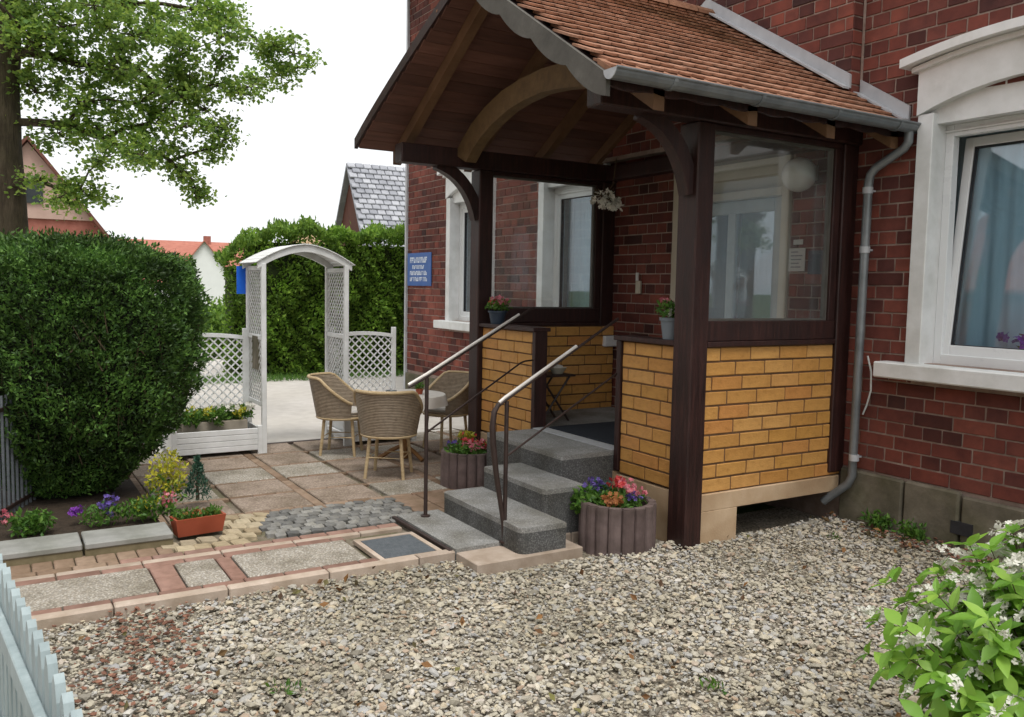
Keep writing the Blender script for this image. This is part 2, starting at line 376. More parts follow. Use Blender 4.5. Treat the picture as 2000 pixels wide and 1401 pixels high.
M['red_paver'] = mat('red_paver', [(.25, (.7, .68, .66)), (.6, (1, 1, 1)), (.8, (1.12, 1.1, 1.1))], 18, rough=.9, bump=.5, bscale=90, bdist=.003,
    piece=[(0, (.23, .135, .105)), (.4, (.31, .18, .14)), (.75, (.36, .22, .175)), (1, (.28, .175, .14))], ramp2=[(.35, (.72, .7, .64)), (.6, (1, 1, 1))], scale2=3, f2=.7)
M['brown_paver'] = mat('brown_paver', [(.25, (.7, .68, .66)), (.6, (1, 1, 1)), (.8, (1.12, 1.1, 1.1))], 18, rough=.9, bump=.5, bscale=90, bdist=.003,
    piece=[(0, (.20, .13, .085)), (.4, (.29, .2, .14)), (.75, (.36, .26, .19)), (1, (.25, .16, .11))], ramp2=[(.35, (.7, .7, .62)), (.6, (1, 1, 1))], scale2=3, f2=.7)
M['edging'] = mat('edging', [(.3, (.38, .30, .235)), (.7, (.52, .43, .355))], 10, rough=.9, bump=.4, bscale=80, var=.12, ramp2=[(.38, (.7, .66, .58)), (.6, (1, 1, 1))], scale2=4, f2=.6)
M['cobble'] = mat('cobble', [(.25, (.65, .65, .66)), (.6, (1, 1, 1)), (.8, (1.15, 1.15, 1.15))], 25, rough=.8, bump=.5, bscale=90, bdist=.004,
    piece=[(0, (.15, .15, .148)), (.3, (.26, .257, .25)), (.6, (.35, .345, .33)), (.85, (.22, .215, .205)), (1, (.42, .41, .385))], ramp2=[(.38, (.62, .6, .52)), (.6, (1, 1, 1))], scale2=4, f2=.7)
M['tan_stone'] = mat('tan_stone', [(.25, (.65, .65, .62)), (.6, (1, 1, 1)), (.8, (1.15, 1.15, 1.1))], 20, rough=.85, bump=.5, bscale=80, bdist=.004,
    piece=[(0, (.28, .21, .13)), (.3, (.42, .34, .22)), (.6, (.5, .42, .29)), (.85, (.33, .27, .19)), (1, (.24, .22, .19))])
M['joint_sand'] = mat('joint_sand', [(.3, (.14, .115, .085)), (.7, (.24, .2, .155))], 40, rough=.98, bump=.5, bscale=150, ramp2=[(.45, (.5, .6, .35)), (.6, (1, 1, 1))], scale2=5, f2=.6)
M['gravel_bed'] = mat_voronoi('gravel_bed', [(.26, .225, .17), (.38, .335, .27), (.46, .41, .33), (.32, .295, .25)], 70, gap=(.14, .12, .095), bump=.6)
M['yard'] = mat('yard', [(.3, (.52, .49, .455)), (.7, (.62, .59, .55))], 7, rough=.95, bump=.4, bscale=60, ramp2=[(.3, (.75, .74, .7)), (.65, (1, 1, 1))], scale2=.7, f2=.7)
M['lawn'] = mat('lawn', [(.3, (.05, .085, .02)), (.7, (.10, .15, .04))], 12, rough=.95, bump=.6, bscale=60, bdist=.02, ramp2=[(.35, (.7, .75, .6)), (.6, (1, 1, 1))], scale2=.6, f2=.6)
M['soil'] = mat('soil', [(.3, (.025, .018, .012)), (.7, (.06, .042, .028))], 20, rough=.98, bump=.8, bscale=60, bdist=.01)
M['concrete'] = mat('concrete', [(.3, (.23, .23, .215)), (.7, (.33, .33, .31))], 9, rough=.9, bump=.4, bscale=80, ramp2=[(.4, (.72, .74, .66)), (.6, (1, 1, 1))], scale2=3, f2=.6)
M['mossy'] = mat('mossy', [(.3, (.13, .11, .06)), (.7, (.24, .2, .12))], 9, rough=.95, bump=.4, bscale=80)
M['purple_concrete'] = mat('purple_concrete', [(.25, (.65, .65, .65)), (.6, (1, 1, 1)), (.8, (1.15, 1.15, 1.15))], 14, rough=.9, bump=.4, bscale=90,
    piece=[(0, (.15, .108, .102)), (.5, (.185, .135, .128)), (1, (.22, .165, .156))], ramp2=[(.36, (.6, .6, .55)), (.6, (1, 1, 1))], scale2=6, f2=.7)
M['terracotta'] = mat('terracotta', [(.3, (.28, .06, .028)), (.7, (.37, .085, .042))], 6, rough=.6, bump=.1)
M['rattan'] = None
M['cushion'] = mat('cushion', [(.3, (.55, .52, .47)), (.7, (.66, .63, .58))], 8, rough=.9, bump=.3)
M['cane'] = mat('cane', [(.3, (.42, .30, .16)), (.7, (.58, .45, .27))], 20, rough=.5, bump=.2, stretch=(1, 1, 3))
M['cloth_white'] = mat('cloth_white', [(.3, (.62, .58, .52)), (.7, (.74, .70, .64))], 8, rough=.9, bump=.2)
M['brown_wood'] = mat('brown_wood', [(.3, (.16, .075, .025)), (.7, (.26, .13, .045))], 8, rough=.5, bump=.2)
M['bark'] = mat('bark', [(.25, (.035, .025, .017)), (.55, (.085, .064, .044)), (.8, (.13, .10, .072))], 9, rough=.95, bump=.9, bscale=22, bdist=.02, stretch=(3, 3, .7), ramp2=[(.4, (.6, .75, .5)), (.6, (1, 1, 1))], scale2=2, f2=.6)
M['twig'] = mat('twig', [(.3, (.06, .045, .025)), (.7, (.11, .085, .05))], 12, rough=.9, bump=.2)
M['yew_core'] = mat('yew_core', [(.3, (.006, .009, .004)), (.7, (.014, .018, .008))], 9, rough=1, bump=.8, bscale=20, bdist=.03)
M['yew'] = mat_leaf('yew', [(.028, .066, .016), (.052, .12, .024), (.08, .165, .03), (.115, .22, .042), (.04, .085, .024)], rough=.5, trans=.25, patch=(5.5, .35, 1.6))
M['maple'] = mat_leaf('maple', [(.13, .225, .055), (.19, .315, .065), (.27, .405, .075), (.36, .48, .095), (.155, .27, .095)], rough=.5, trans=.62, patch=(1.6, .8, 1.25))
M['thuja'] = mat_leaf('thuja', [(.085, .18, .025), (.13, .25, .033), (.19, .34, .042), (.27, .43, .06), (.10, .20, .03)], rough=.6, trans=.35, patch=(2.2, .6, 1.3))
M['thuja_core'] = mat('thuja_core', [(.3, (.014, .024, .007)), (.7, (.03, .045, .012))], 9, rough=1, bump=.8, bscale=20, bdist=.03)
M['shrub_leaf'] = mat_leaf('shrub_leaf', [(.13, .29, .035), (.19, .39, .045), (.26, .47, .06), (.34, .55, .085), (.15, .32, .06)], rough=.45, trans=.4, spec=.4)
M['petal_white'] = mat_leaf('petal_white', [(.74, .73, .64), (.8, .79, .72), (.7, .68, .6)], rough=.6, trans=.3)
M['far_green'] = mat_leaf('far_green', [(.06, .10, .03), (.09, .14, .045), (.12, .17, .06)], rough=.7, trans=.3)
M['leaf_mid'] = mat_leaf('leaf_mid', [(.05, .13, .02), (.09, .2, .03), (.14, .27, .04), (.06, .15, .03)], rough=.5, trans=.35)
M['leaf_yellow'] = mat_leaf('leaf_yellow', [(.45, .42, .03), (.58, .52, .05), (.4, .42, .05), (.3, .36, .05)], rough=.5, trans=.35)
M['leaf_blue'] = mat_leaf('leaf_blue', [(.03, .09, .06), (.05, .12, .08), (.035, .10, .05)], rough=.6, trans=.2)
M['pet_red'] = mat_leaf('pet_red', [(.45, .02, .03), (.55, .04, .05), (.6, .10, .08)], rough=.6, trans=.25)
M['pet_pink'] = mat_leaf('pet_pink', [(.6, .16, .2), (.68, .24, .28), (.55, .08, .14), (.7, .34, .36)], rough=.6, trans=.25)
M['pet_violet'] = mat_leaf('pet_violet', [(.10, .06, .28), (.16, .10, .4), (.2, .16, .42)], rough=.6, trans=.25)
M['pet_purple'] = mat_leaf('pet_purple', [(.22, .04, .4), (.3, .08, .5), (.18, .03, .32)], rough=.6, trans=.25)
M['pet_orange'] = mat_leaf('pet_orange', [(.30, .10, .03), (.4, .16, .05), (.24, .08, .03)], rough=.6, trans=.2)
M['blue_sign'] = mat('blue_sign', [(.3, (.05, .12, .34)), (.7, (.07, .15, .4))], 5, rough=.4, bump=0)
M['blue_flag'] = mat('blue_flag', [(.3, (.01, .12, .65)), (.7, (.015, .15, .75))], 5, rough=.5, bump=0)
M['sign_white'] = mat('sign_white', [(.3, (.62, .68, .78)), (.7, (.7, .75, .82))], 5, rough=.5, bump=0)
M['pale_blue'] = mat('pale_blue', [(.3, (.25, .31, .32)), (.7, (.38, .45, .46))], 6, rough=.6, bump=.3, bscale=40, stretch=(3, 3, .5), var=.08)
M['plastic_dark'] = mat('plastic_dark', [(.3, (.03, .045, .07)), (.7, (.05, .07, .1))], 6, rough=.45, bump=.05)
M['plastic_grey'] = mat('plastic_grey', [(.3, (.16, .19, .22)), (.7, (.2, .23, .26))], 6, rough=.45, bump=.05)
M['paper'] = mat('paper', [(.3, (.55, .58, .56)), (.7, (.64, .66, .64))], 6, rough=.8, bump=0)
M['door_blue'] = mat('door_blue', [(.3, (.30, .35, .36)), (.7, (.38, .43, .44))], 5, rough=.4, bump=.1)
M['cream'] = mat('cream', [(.3, (.48, .44, .34)), (.7, (.56, .52, .42))], 5, rough=.7, bump=.1)
M['lamp_glass'] = mat('lamp_glass', [(.3, (.70, .70, .68)), (.7, (.76, .76, .74))], 5, rough=.25, bump=0)
M['far_red'] = mat('far_red', [(.3, (.34, .13, .095)), (.7, (.46, .19, .14))], 3, rough=.9, bump=.3, stretch=(1, 1, 4))
M['far_white'] = mat('far_white', [(.3, (.74, .74, .73)), (.7, (.8, .8, .79))], 2, rough=.9, bump=.1)
M['far_pink'] = mat('far_pink', [(.3, (.44, .30, .25)), (.7, (.52, .37, .31))], 3, rough=.9, bump=.2)
M['far_brick'] = mat('far_brick', [(.3, (.28, .095, .07)), (.7, (.38, .15, .115))], 6, rough=.9, bump=.3)
M['far_brown'] = mat('far_brown', [(.3, (.10, .04, .03)), (.7, (.17, .07, .05))], 4, rough=.8, bump=.3, stretch=(4, 4, 1))
M['far_cream'] = mat('far_cream', [(.3, (.56, .47, .38)), (.7, (.64, .55, .46))], 3, rough=.9, bump=.1)
M['grey_tile'] = mat('grey_tile', [(.3, (.7, .7, .72)), (.7, (1.1, 1.1, 1.1))], 6, rough=.55, bump=.2, piece=[(0, (.27, .28, .31)), (.5, (.35, .36, .39)), (1, (.42, .43, .46))], spec=.5)
M['far_ochre'] = mat('far_ochre', [(.3, (.30, .2, .11)), (.7, (.4, .28, .17))], 3, rough=.9, bump=.2)
M['dark_pane'] = mat('dark_pane', [(.3, (.02, .025, .03)), (.7, (.04, .045, .05))], 3, rough=.15, bump=0, spec=.6)
M['stone_grav'] = mat('stone_grav', [(.25, (.7, .7, .7)), (.6, (1, 1, 1)), (.8, (1.12, 1.12, 1.12))], 45, rough=.85, bump=.3, bscale=160, bdist=.002,
    piece=[(0, (.24, .215, .17)), (.08, (.36, .325, .255)), (.22, (.49, .44, .33)), (.38, (.55, .495, .375)), (.5, (.42, .41, .39)), (.64, (.51, .48, .41)), (.76, (.59, .50, .345)), (.88, (.61, .56, .455)), (.95, (.43, .305, .205)), (1, (.68, .64, .56))],
    ramp2=[(.36, (.70, .70, .68)), (.58, (.97, .985, 1.03))], scale2=1.3, f2=.9)
M['trough'] = mat('trough', [(.3, (.32, .28, .22)), (.7, (.42, .37, .3))], 6, rough=.9, bump=.2)
M['stone_red'] = mat('stone_red', [(.3, (.12, .06, .04)), (.7, (.27, .13, .085))], 25, rough=.9, bump=.4, var=.4)

def mat_rattan():
    m = bpy.data.materials.new('rattan'); m.use_nodes = True; t = m.node_tree; N = t.nodes; L = t.links
    b = N['Principled BSDF']; b.inputs['Roughness'].default_value = .6
    tc = N.new('ShaderNodeTexCoord')
    w1 = N.new('ShaderNodeTexWave'); w1.wave_type = 'BANDS'; w1.bands_direction = 'Z'; w1.inputs['Scale'].default_value = 26; w1.inputs['Distortion'].default_value = 1.2
    nz = N.new('ShaderNodeTexNoise'); nz.inputs['Scale'].default_value = 30
    L.new(tc.outputs['Object'], w1.inputs['Vector']); L.new(tc.outputs['Object'], nz.inputs['Vector'])
    mu = N.new('ShaderNodeMath'); mu.operation = 'MULTIPLY'; L.new(w1.outputs['Fac'], mu.inputs[0]); L.new(nz.outputs['Fac'], mu.inputs[1])
    c = N.new('ShaderNodeValToRGB'); e = c.color_ramp.elements; e[0].position = .05; e[0].color = (.17, .125, .08, 1); e[1].position = .5; e[1].color = (.44, .35, .25, 1)
    L.new(mu.outputs[0], c.inputs[0]); L.new(c.outputs[0], b.inputs['Base Color'])
    bp = N.new('ShaderNodeBump'); bp.inputs['Distance'].default_value = .006; bp.inputs['Strength'].default_value = .8
    L.new(w1.outputs['Fac'], bp.inputs['Height']); L.new(bp.outputs[0], b.inputs['Normal']); return m
M['rattan'] = mat_rattan()

# ------------------------------------------------------------------ foliage helpers
def unit(a): return a / (np.linalg.norm(a, axis=1, keepdims=True) + 1e-9)
def leaf_arrays(P, A, Nn, Ln, Wd, fold=.18):
    """rhombic leaves: base P, axis A, normal Nn"""
    A = unit(A); B = unit(np.cross(A, Nn)); Nn = np.cross(B, A)
    Ln = np.broadcast_to(np.asarray(Ln, float), (len(P),))[:, None]; Wd = np.broadcast_to(np.asarray(Wd, float), (len(P),))[:, None]
    mid = P + A * Ln * .45
    V = np.stack([P, mid + B * Wd / 2 + Nn * Wd * fold, P + A * Ln, mid - B * Wd / 2 + Nn * Wd * fold], 1).reshape(-1, 3)
    k = np.arange(len(P))[:, None] * 4
    F = np.concatenate([k + np.array([[0, 1, 2]]), k + np.array([[0, 2, 3]])], 1).reshape(-1, 3)
    return V, F
def rdir(n, up=0.):
    d = rng.normal(size=(n, 3)); d[:, 2] += up; return unit(d)
def cloud(n, c, r):
    d = unit(rng.normal(size=(n, 3))); q = rng.random((n, 1)) ** (1 / 2.4)
    return np.array(c) + d * q * np.array(r)
def foliage(name, P, m, L=(.05, .09), W=.55, up=.2, parent=None, A=None, Nn=None):
    n = len(P); A = rdir(n, up) if A is None else A
    Nn = rdir(n, .8) if Nn is None else Nn
    ln = rng.uniform(L[0], L[1], n)
    V, F = leaf_arrays(P, A, Nn, ln, ln * W)
    return link(bpy.data.objects.new(name, fast_mesh(name, V, F, m)), parent)

# ================================================================== THE SETTING
D, W = 1.366, -2.546             # house wall plane (y) and left porch wall plane (x)
XE = -.50                        # edge of the path
def sheet(name, x0, x1, y0, y1, z, m, kind='structure', n=1):
    mb = MB(); mb.add([(x0, y0, z), (x1, y0, z), (x1, y1, z), (x0, y1, z)], [(0, 1, 2, 3)])
    return tag(mb.build(name, m), kind=kind)
sheet('ground', -600, 600, -600, 600, -.075, M['lawn'])
sheet('courtyard', -13.5, -4.12, -4.0, 9, -.018, M['yard'])
sheet('gravel_bed', -.46, 6.5, -3.30, D, -.05, M['gravel_bed'])
pave = sheet('pavement', -4.20, XE, -6.0, D, -.022, M['joint_sand'])
sheet('street', -40, 40, -9.5, -3.75, -.035, M['yard'])

# --- loose gravel stones
ICO = None
def ico():
    t = (1 + 5 ** .5) / 2
    V = np.array([(-1, t, 0), (1, t, 0), (-1, -t, 0), (1, -t, 0), (0, -1, t), (0, 1, t), (0, -1, -t), (0, 1, -t), (t, 0, -1), (t, 0, 1), (-t, 0, -1), (-t, 0, 1)], float)
    F = np.array([(0, 11, 5), (0, 5, 1), (0, 1, 7), (0, 7, 10), (0, 10, 11), (1, 5, 9), (5, 11, 4), (11, 10, 2), (10, 7, 6), (7, 1, 8), (3, 9, 4), (3, 4, 2), (3, 2, 6), (3, 6, 8), (3, 8, 9), (4, 9, 5), (2, 4, 11), (6, 2, 10), (8, 6, 7), (9, 8, 1)])
    return V / np.linalg.norm(V[0]), F
def rot_rand(n):
    q = rng.normal(size=(n, 4)); q /= np.linalg.norm(q, axis=1, keepdims=True); w_, x, y, z = q.T
    return np.stack([np.stack([1 - 2 * (y * y + z * z), 2 * (x * y - z * w_), 2 * (x * z + y * w_)], 1),
                     np.stack([2 * (x * y + z * w_), 1 - 2 * (x * x + z * z), 2 * (y * z - x * w_)], 1),
                     np.stack([2 * (x * z - y * w_), 2 * (y * z + x * w_), 1 - 2 * (x * x + y * y)], 1)], 1)
def stones(name, P, size, m, flat=.6):
    V0, F0 = ico(); n = len(P)
    V = np.repeat(V0[None], n, 0) * (1 + rng.normal(0, .16, (n, 12, 1)))
    V = V * np.stack([rng.uniform(.75, 1.25, n), rng.uniform(.55, .95, n), rng.uniform(.4, .75, n)], 1)[:, None, :]
    R0 = rot_rand(n); V = np.einsum('nij,nkj->nki', R0, V); V[:, :, 2] *= flat
    V = V * size[:, None, None] + P[:, None, :]
    F = (F0[None] + (np.arange(n) * 12)[:, None, None]).reshape(-1, 3)
    return tag(link(bpy.data.objects.new(name, fast_mesh(name, V.reshape(-1, 3), F, m))), kind='stuff')
def in_gravel(x, y):
    return (x > -.45) & ~((x < -.02) & (y > -.02) & (y < D)) & ~((x < -.13) & (y > -1.26) & (y < 0)) & (y < D - .02)
def gpts(n, x0, x1, y0, y1):
    P = np.stack([rng.uniform(x0, x1, n), rng.uniform(y0, y1, n)], 1)
    return P[in_gravel(P[:, 0], P[:, 1])]
G = np.concatenate([gpts(70000, -.45, 2.9, -3.28, 1.35), gpts(5000, 2.9, 5.5, -3.28, 1.35)])
sz = np.clip(rng.lognormal(math.log(.0092), .42, len(G)), .0045, .027)
zz = -.046 + sz * .42 + rng.random(len(G)) * .016 + .012 * np.sin(G[:, 0] * 2.1 + 1) * np.cos(G[:, 1] * 1.7) + .03 * np.clip(G[:, 1] - .3, 0, 1)
tag(stones('gravel', np.column_stack([G, zz]), sz, M['stone_grav']), 'loose grey and tan gravel covering the front garden', 'gravel')
pr_ = np.concatenate([rng.normal((.18, -3.0), (.33, .13), (230, 2)), rng.normal((.95, 1.22), (.35, .07), (260, 2)), rng.normal((-.1, -2.86), (.18, .1), (120, 2))])
pr_ = pr_[in_gravel(pr_[:, 0], pr_[:, 1]) & (pr_[:, 1] > -3.28)]
s2 = rng.uniform(.007, .018, len(pr_))
tag(stones('bark_chips', np.column_stack([pr_, -.018 + rng.random(len(pr_)) * .02 + .03 * np.clip(pr_[:, 1] - .3, 0, 1)]), s2, M['stone_red'], .4), 'reddish bark chips and dry leaves among the gravel', 'bark chips')

lt = np.concatenate([gpts(130, -.4, 2.6, -3.2, 1.3), rng.normal((-.25, -2.0), (.12, .12), (14, 2)), rng.normal((.5, 1.15), (.5, .12), (60, 2)), rng.normal((-.2, -1.55), (.15, .15), (10, 2))])
lt = lt[in_gravel(lt[:, 0], lt[:, 1])]
M['dry_leaf'] = mat_leaf('dry_leaf', [(.06, .035, .02), (.14, .07, .03), (.28, .14, .05), (.1, .08, .04), (.2, .19, .06)], rough=.8, trans=.15)
Pl = np.column_stack([lt, -.012 + .03 * np.clip(lt[:, 1] - .3, 0, 1) + rng.random(len(lt)) * .012])
tag(foliage('leaf_litter', Pl, M['dry_leaf'], (.025, .055), .6, .25), 'scattered dry brown leaves lying on the gravel', 'leaves', kind='stuff')
wd = np.concatenate([np.column_stack([rng.normal(c, .03, (26, 2)), np.full(26, -.02)]) for c in gpts(5, -.3, 2.2, -3.1, 1.2)])
tag(foliage('gravel_weeds', wd, M['leaf_mid'], (.02, .045), .3, 1.0), 'tiny green weeds sprouting through the gravel', 'weeds', kind='stuff')
# --- path and patio pieces, each its own stone laid in the pavement
BOXES = {}
def unit_piece(key, lx, ly, lz, c, m):
    if key not in BOXES:
        V, F = cbox(lx, ly, lz, c); mb = MB(); mb.add(V, F); BOXES[key] = mb.mesh(key, m)
    return BOXES[key]
def lay(name, x0, x1, y0, y1, z, m, mk, th=.05, c=.005, parent=None, jit=.0015):
    lx, ly = round(x1 - x0, 3), round(y1 - y0, 3)
    me = unit_piece(f'{name}_{mk}_{lx}_{ly}', lx, ly, th, c, m)
    Mx = T((x0 + x1) / 2, (y0 + y1) / 2, z - th / 2 + rnd.uniform(-jit, jit)) @ RX(rnd.uniform(-1, 1) * jit * 3) @ RY(rnd.uniform(-1, 1) * jit * 3)
    return inst(name, me, parent or pave, Mx)
J = .006
# edging along the gravel
y = -6.0
while y < -.46:
    y2 = min(y + .5, -.44); lay('edging_stone', XE, XE + .062, y, y2 - J, .014, M['edging'], 'e', th=.11, c=.006); y = y2
# aggregate panels + red pavers (the path is x -1.34 .. -.5)
panels = [(-6.0, -5.0), (-4.9, -4.0), (-3.88, -2.785), (-2.665, -2.455), (-2.375, -1.735)]
for a, b in panels: lay('aggregate_slab', -.965, -.585, a + J, b - J, .004, M['aggregate'], 'a')
def row_y(name, x0, x1, y0, y1, step, m, mk, z=.002):
    y = y0
    while y < y1 - .02:
        q = min(y + step, y1)
        lay(name, x0 + J / 2, x1 - J / 2, y + J / 2, q - J / 2, z, m, mk); y = q
row_y('red_paver', -.585, XE, -6.0, -1.70, .2, M['red_paver'], 'r')
row_y('red_paver', -1.045, -.965, -6.0, -1.72, .2, M['red_paver'], 'r')
for a, b in [(-5.0, -4.9), (-4.0, -3.88), (-2.785, -2.665), (-2.455, -2.375)]:
    for x in (-.965, -.775): lay('red_paver', x + J / 2, x + .19 - J / 2, a + J / 2, b - J / 2, .002, M['red_paver'], 'r2')
row_y('pale_strip', -1.10, -1.045, -6.0, -1.33, .4, M['edging'], 'p')
row_y('red_paver', -1.17, -1.10, -2.9, -1.33, .16, M['red_paver'], 'r3')
row_y('brown_paver', -1.17, -1.10, -6.0, -2.9, .16, M['brown_paver'], 'b3')
row_y('brown_paver', -1.34, -1.17, -6.0, -2.62, .1, M['brown_paver'], 'b4')
# beige and grey set stones between the path and the patio
def setts(name, x0, x1, y0, y1, s, m, keep, mkey):
    vs = []
    for k in range(7):
        V, F = cbox(s * rnd.uniform(.88, .98), s * rnd.uniform(.82, .95), .06, s * .085)
        V = [(a + rnd.uniform(-1, 1) * s * .05, b + rnd.uniform(-1, 1) * s * .05, c + rnd.uniform(-1, 1) * .003) for a, b, c in V]
        mb = MB(); mb.add(V, F); vs.append(mb.mesh(mkey, m))
    i = 0; x = x0
    while x < x1:
        y = y0 + (i % 2) * s * .5
        while y < y1:
            if keep(x, y):
                inst(name, vs[rnd.randrange(7)], pave, T(x + rnd.uniform(-.1, .1) * s, y + rnd.uniform(-.1, .1) * s, -.027 + rnd.uniform(0, .006)) @ RZ(rnd.uniform(-.12, .12)))
            y += s
        x += s; i += 1
setts('cobble', -1.74, -1.19, -2.06, -1.12, .072, M['cobble'], lambda x, y: y > -2.05 - (x + 1.5) * .5 and not (x > -1.27 and y > -1.30), 'cobble')
setts('tan_stone', -1.74, -1.19, -2.62, -1.78, .105, M['tan_stone'], lambda x, y: y < -2.08 - (x + 1.5) * .5 and not (x < -1.42 and y < -2.26), 'tan_stone')
# patio slabs in a grid with brown brick bands
bands = [-2.62, -1.63, -.62, .38, 1.34]
xs = [-4.1, -3.62, -3.14, -2.66, -2.22, -1.78]
def on_patio(x, y): return not (x > -2.66 and y > -.03) and not (x > -1.8 and y > -.45)
for k in range(len(bands) - 1):
    ya, yb = bands[k] + .075, bands[k + 1] - .0
    ny = 2; st = (yb - .0 - ya) / ny
    for i in range(len(xs) - 1):
        for j in range(ny):
            x0, x1, y0, y1 = xs[i], xs[i + 1], ya + j * st, ya + (j + 1) * st
            if on_patio((x0 + x1) / 2 + .2, (y0 + y1) / 2 + .3) or y1 < 0:
                lay('patio_slab', x0 + J / 2, x1 - .055, y0 + J / 2, y1 - .05 if j == 0 else y1 - J / 2, .003, M['patio_slab'] if (i + j + k) % 3 else M['aggregate'], f's{(i + j + k) % 3}', c=.006)
                # thin brick course beside each slab
                yy = y0
                while yy < y1 - .06:
                    q = min(yy + .16, y1); lay('brown_paver', x1 - .05, x1 - J / 2, yy + J / 2, q - J / 2, .001, M['brown_paver'], 'bb'); yy = q
    x = -4.1
    while x < -1.8:
        if on_patio(x + .1, bands[k]): lay('brown_paver', x + J / 2, x + .15 - J / 2, bands[k] + J / 2, bands[k] + .07 - J / 2, .001, M['brown_paver'], 'bc')
        x += .15
x = -1.78
row_y('brown_paver', -1.775, -1.745, -2.6, -1.1, .2, M['brown_paver'], 'b6')
for yy in np.arange(-1.1, -.5, .2):
    lay('brown_paver', -1.775, -1.5, yy, yy + .19, .001, M['brown_paver'], 'b7'); lay('brown_paver', -1.49, -1.235, yy, yy + .19, .001, M['brown_paver'], 'b8')
lay('edge_shadow_strip', -4.165, -4.125, -1.40, -.72, .006, M['iron'], 'd', th=.05)  # dark strip painting the shadow line along the courtyard edge
# sunken doormat grate with a pale frame
gr = thing('doormat', 'flat grey grate doormat in a pale frame before the lowest step', 'doormat', (-.66, -1.52, 0))
mb = MB(); mb.box(-.215, .155, -.155, .155, -.01, .008, c=.002)
for k in range(19): mb.box(-.205 + k * .0187, -.195 + k * .0187, -.15, .15, .006, .0125)
mb.build('grate', M['grate'], gr)
mb = MB()
for a in ((-.245, -.215, -.185, .185), (.155, .165, -.185, .185), (-.215, .155, -.185, -.155), (-.215, .155, .155, .185)): mb.box(a[0], a[1], a[2], a[3], -.01, .014, c=.002)
mb.build('frame', M['edging'], gr)

# ================================================================== THE BRICK HOUSE
house = thing('brick_house', 'large dark red brick house with white window surrounds', 'house', (0, 0, 0))
HX0, HX1, HZ = -7.0, 4.6, 5.6
# openings: x0,x1,z0,z1
wins = [(-5.72, -4.70, 1.06, 2.50), (-3.66, -2.64, 1.06, 2.50), (.50, 1.72, 1.06, 2.50)]
door = (-1.72, -.52, .42, 2.56)
ops = wins + [door]
xb = sorted({HX0, HX1, *[o[0] for o in ops], *[o[1] for o in ops]}); zb = sorted({-.3, HZ, *[o[2] for o in ops], *[o[3] for o in ops]})
mb = MB(); mb2 = MB()
for i in range(len(xb) - 1):
    for j in range(len(zb) - 1):
        cx, cz = (xb[i] + xb[i + 1]) / 2, (zb[j] + zb[j + 1]) / 2
        if any(o[0] < cx < o[1] and o[2] < cz < o[3] for o in ops): continue
        mb.box(xb[i], xb[i + 1], D + .006, D + .30, zb[j], zb[j + 1])
mb.box(HX0, HX0 + .3, D + .30, 9, -.3, HZ); mb.box(HX1 - .3, HX1, D + .3, 9, -.3, HZ); mb.box(HX0, HX1, 9, 9.3, -.3, HZ)
mb.build('wall', M['mortar'], house)
# plinth of rough render and stone with a few blocks
mb = MB(); x = .02
mb.box(HX0 - .02, W - .08, D - .025, D + .006, -.3, .30, c=.006); mb.build('plinth', M['plinth'], house)
while x < HX1:
    L_ = rnd.uniform(.3, .55); mb = MB(); mb.box(x, min(x + L_ - .012, HX1), D - .03 - rnd.uniform(0, .012), D + .005, -.3, .325 + rnd.uniform(-.01, .015), c=.012); x += L_
    mb.build('plinth_block', M['plinth'], house)
mb = MB(); mb.box(.80, .93, D - .045, D - .02, .09, .165); mb.build('vent', M['gasket'], house)
# bricks: alternate stretcher and header courses
CO = .0850
def brick_list(x0, x1, z0, z1, skip):
    out = []; k = 0; z = z0
    while z + CO < z1:
        if k % 2 == 0: L_, off = .25, (0 if k % 4 == 0 else .125)
        else: L_, off = .125, .0625
        x = x0 - off
        while x < x1:
            a, b = max(x, x0), min(x + L_, x1)
            for o in skip:
                if o[2] - .01 < z + CO / 2 < o[3] + .01:
                    if a < o[0] < b: b = o[0]
                    elif a < o[1] < b: a = o[1]
            if b - a > .03 and not any(o[0] - .001 <= a and b <= o[1] + .001 and o[2] - .01 < z + CO / 2 < o[3] + .01 for o in skip):
                out.append((a, b, z))
            x += L_
        z += CO; k += 1
    return out
skips = [(w_[0] - .03, w_[1] + .03, w_[2] - .10, w_[3] + .1) for w_ in wins] + [(door[0] - .01, door[1] + .01, 0, door[3] + .01)]
BL = brick_list(HX0, HX1, .335, HZ, skips)
cam = np.array(CAM)
def bkey(b):
    c = np.array([(b[0] + b[1]) / 2, D, b[2]]); d = np.linalg.norm(c - cam)
    vis = (-1.35 < c[0] < 1.22) and (c[2] > 2.60 + .625 * max(0, .36 - c[0]) or (c[0] > .08 and c[2] < 4.0)) and c[2] < 4.1
    return (0 if vis else 1, d / (b[1] - b[0]) ** .3)
BL.sort(key=bkey)
shapes = {}
def brick_obj(name, b, yface, parent, m, key, axis='y', sgn=-1, depth=.03, course=CO):
    L_ = round((b[1] - b[0]) - .010, 3)
    kk = (key, L_, rnd.randrange(3))
    if kk not in shapes:
        V, F = cbox(L_, depth, course - (.010 if key == 'red' else .011), .003); q = random.Random(str(kk))
        V = [(a + q.uniform(-.0018, .0018), c, d + q.uniform(-.0014, .0014)) for a, c, d in V]
        mb = MB(); mb.add(V, F); shapes[kk] = mb.mesh('brick', m)
    pr = rnd.uniform(-.002, .003)
    cx, cz = (b[0] + b[1]) / 2, b[2] + course / 2
    if axis == 'y': Mx = T(cx, yface - sgn * depth / 2 + sgn * pr, cz)
    else: Mx = T(yface - sgn * depth / 2 + sgn * pr, cx, cz) @ RZ(PI / 2)
    return inst('brick', shapes[kk], parent, Mx @ RY(rnd.uniform(-.006, .006)))
PX0, PX1, PJ = -2.6, .0, .10            # the wall above the porch stands forward a little
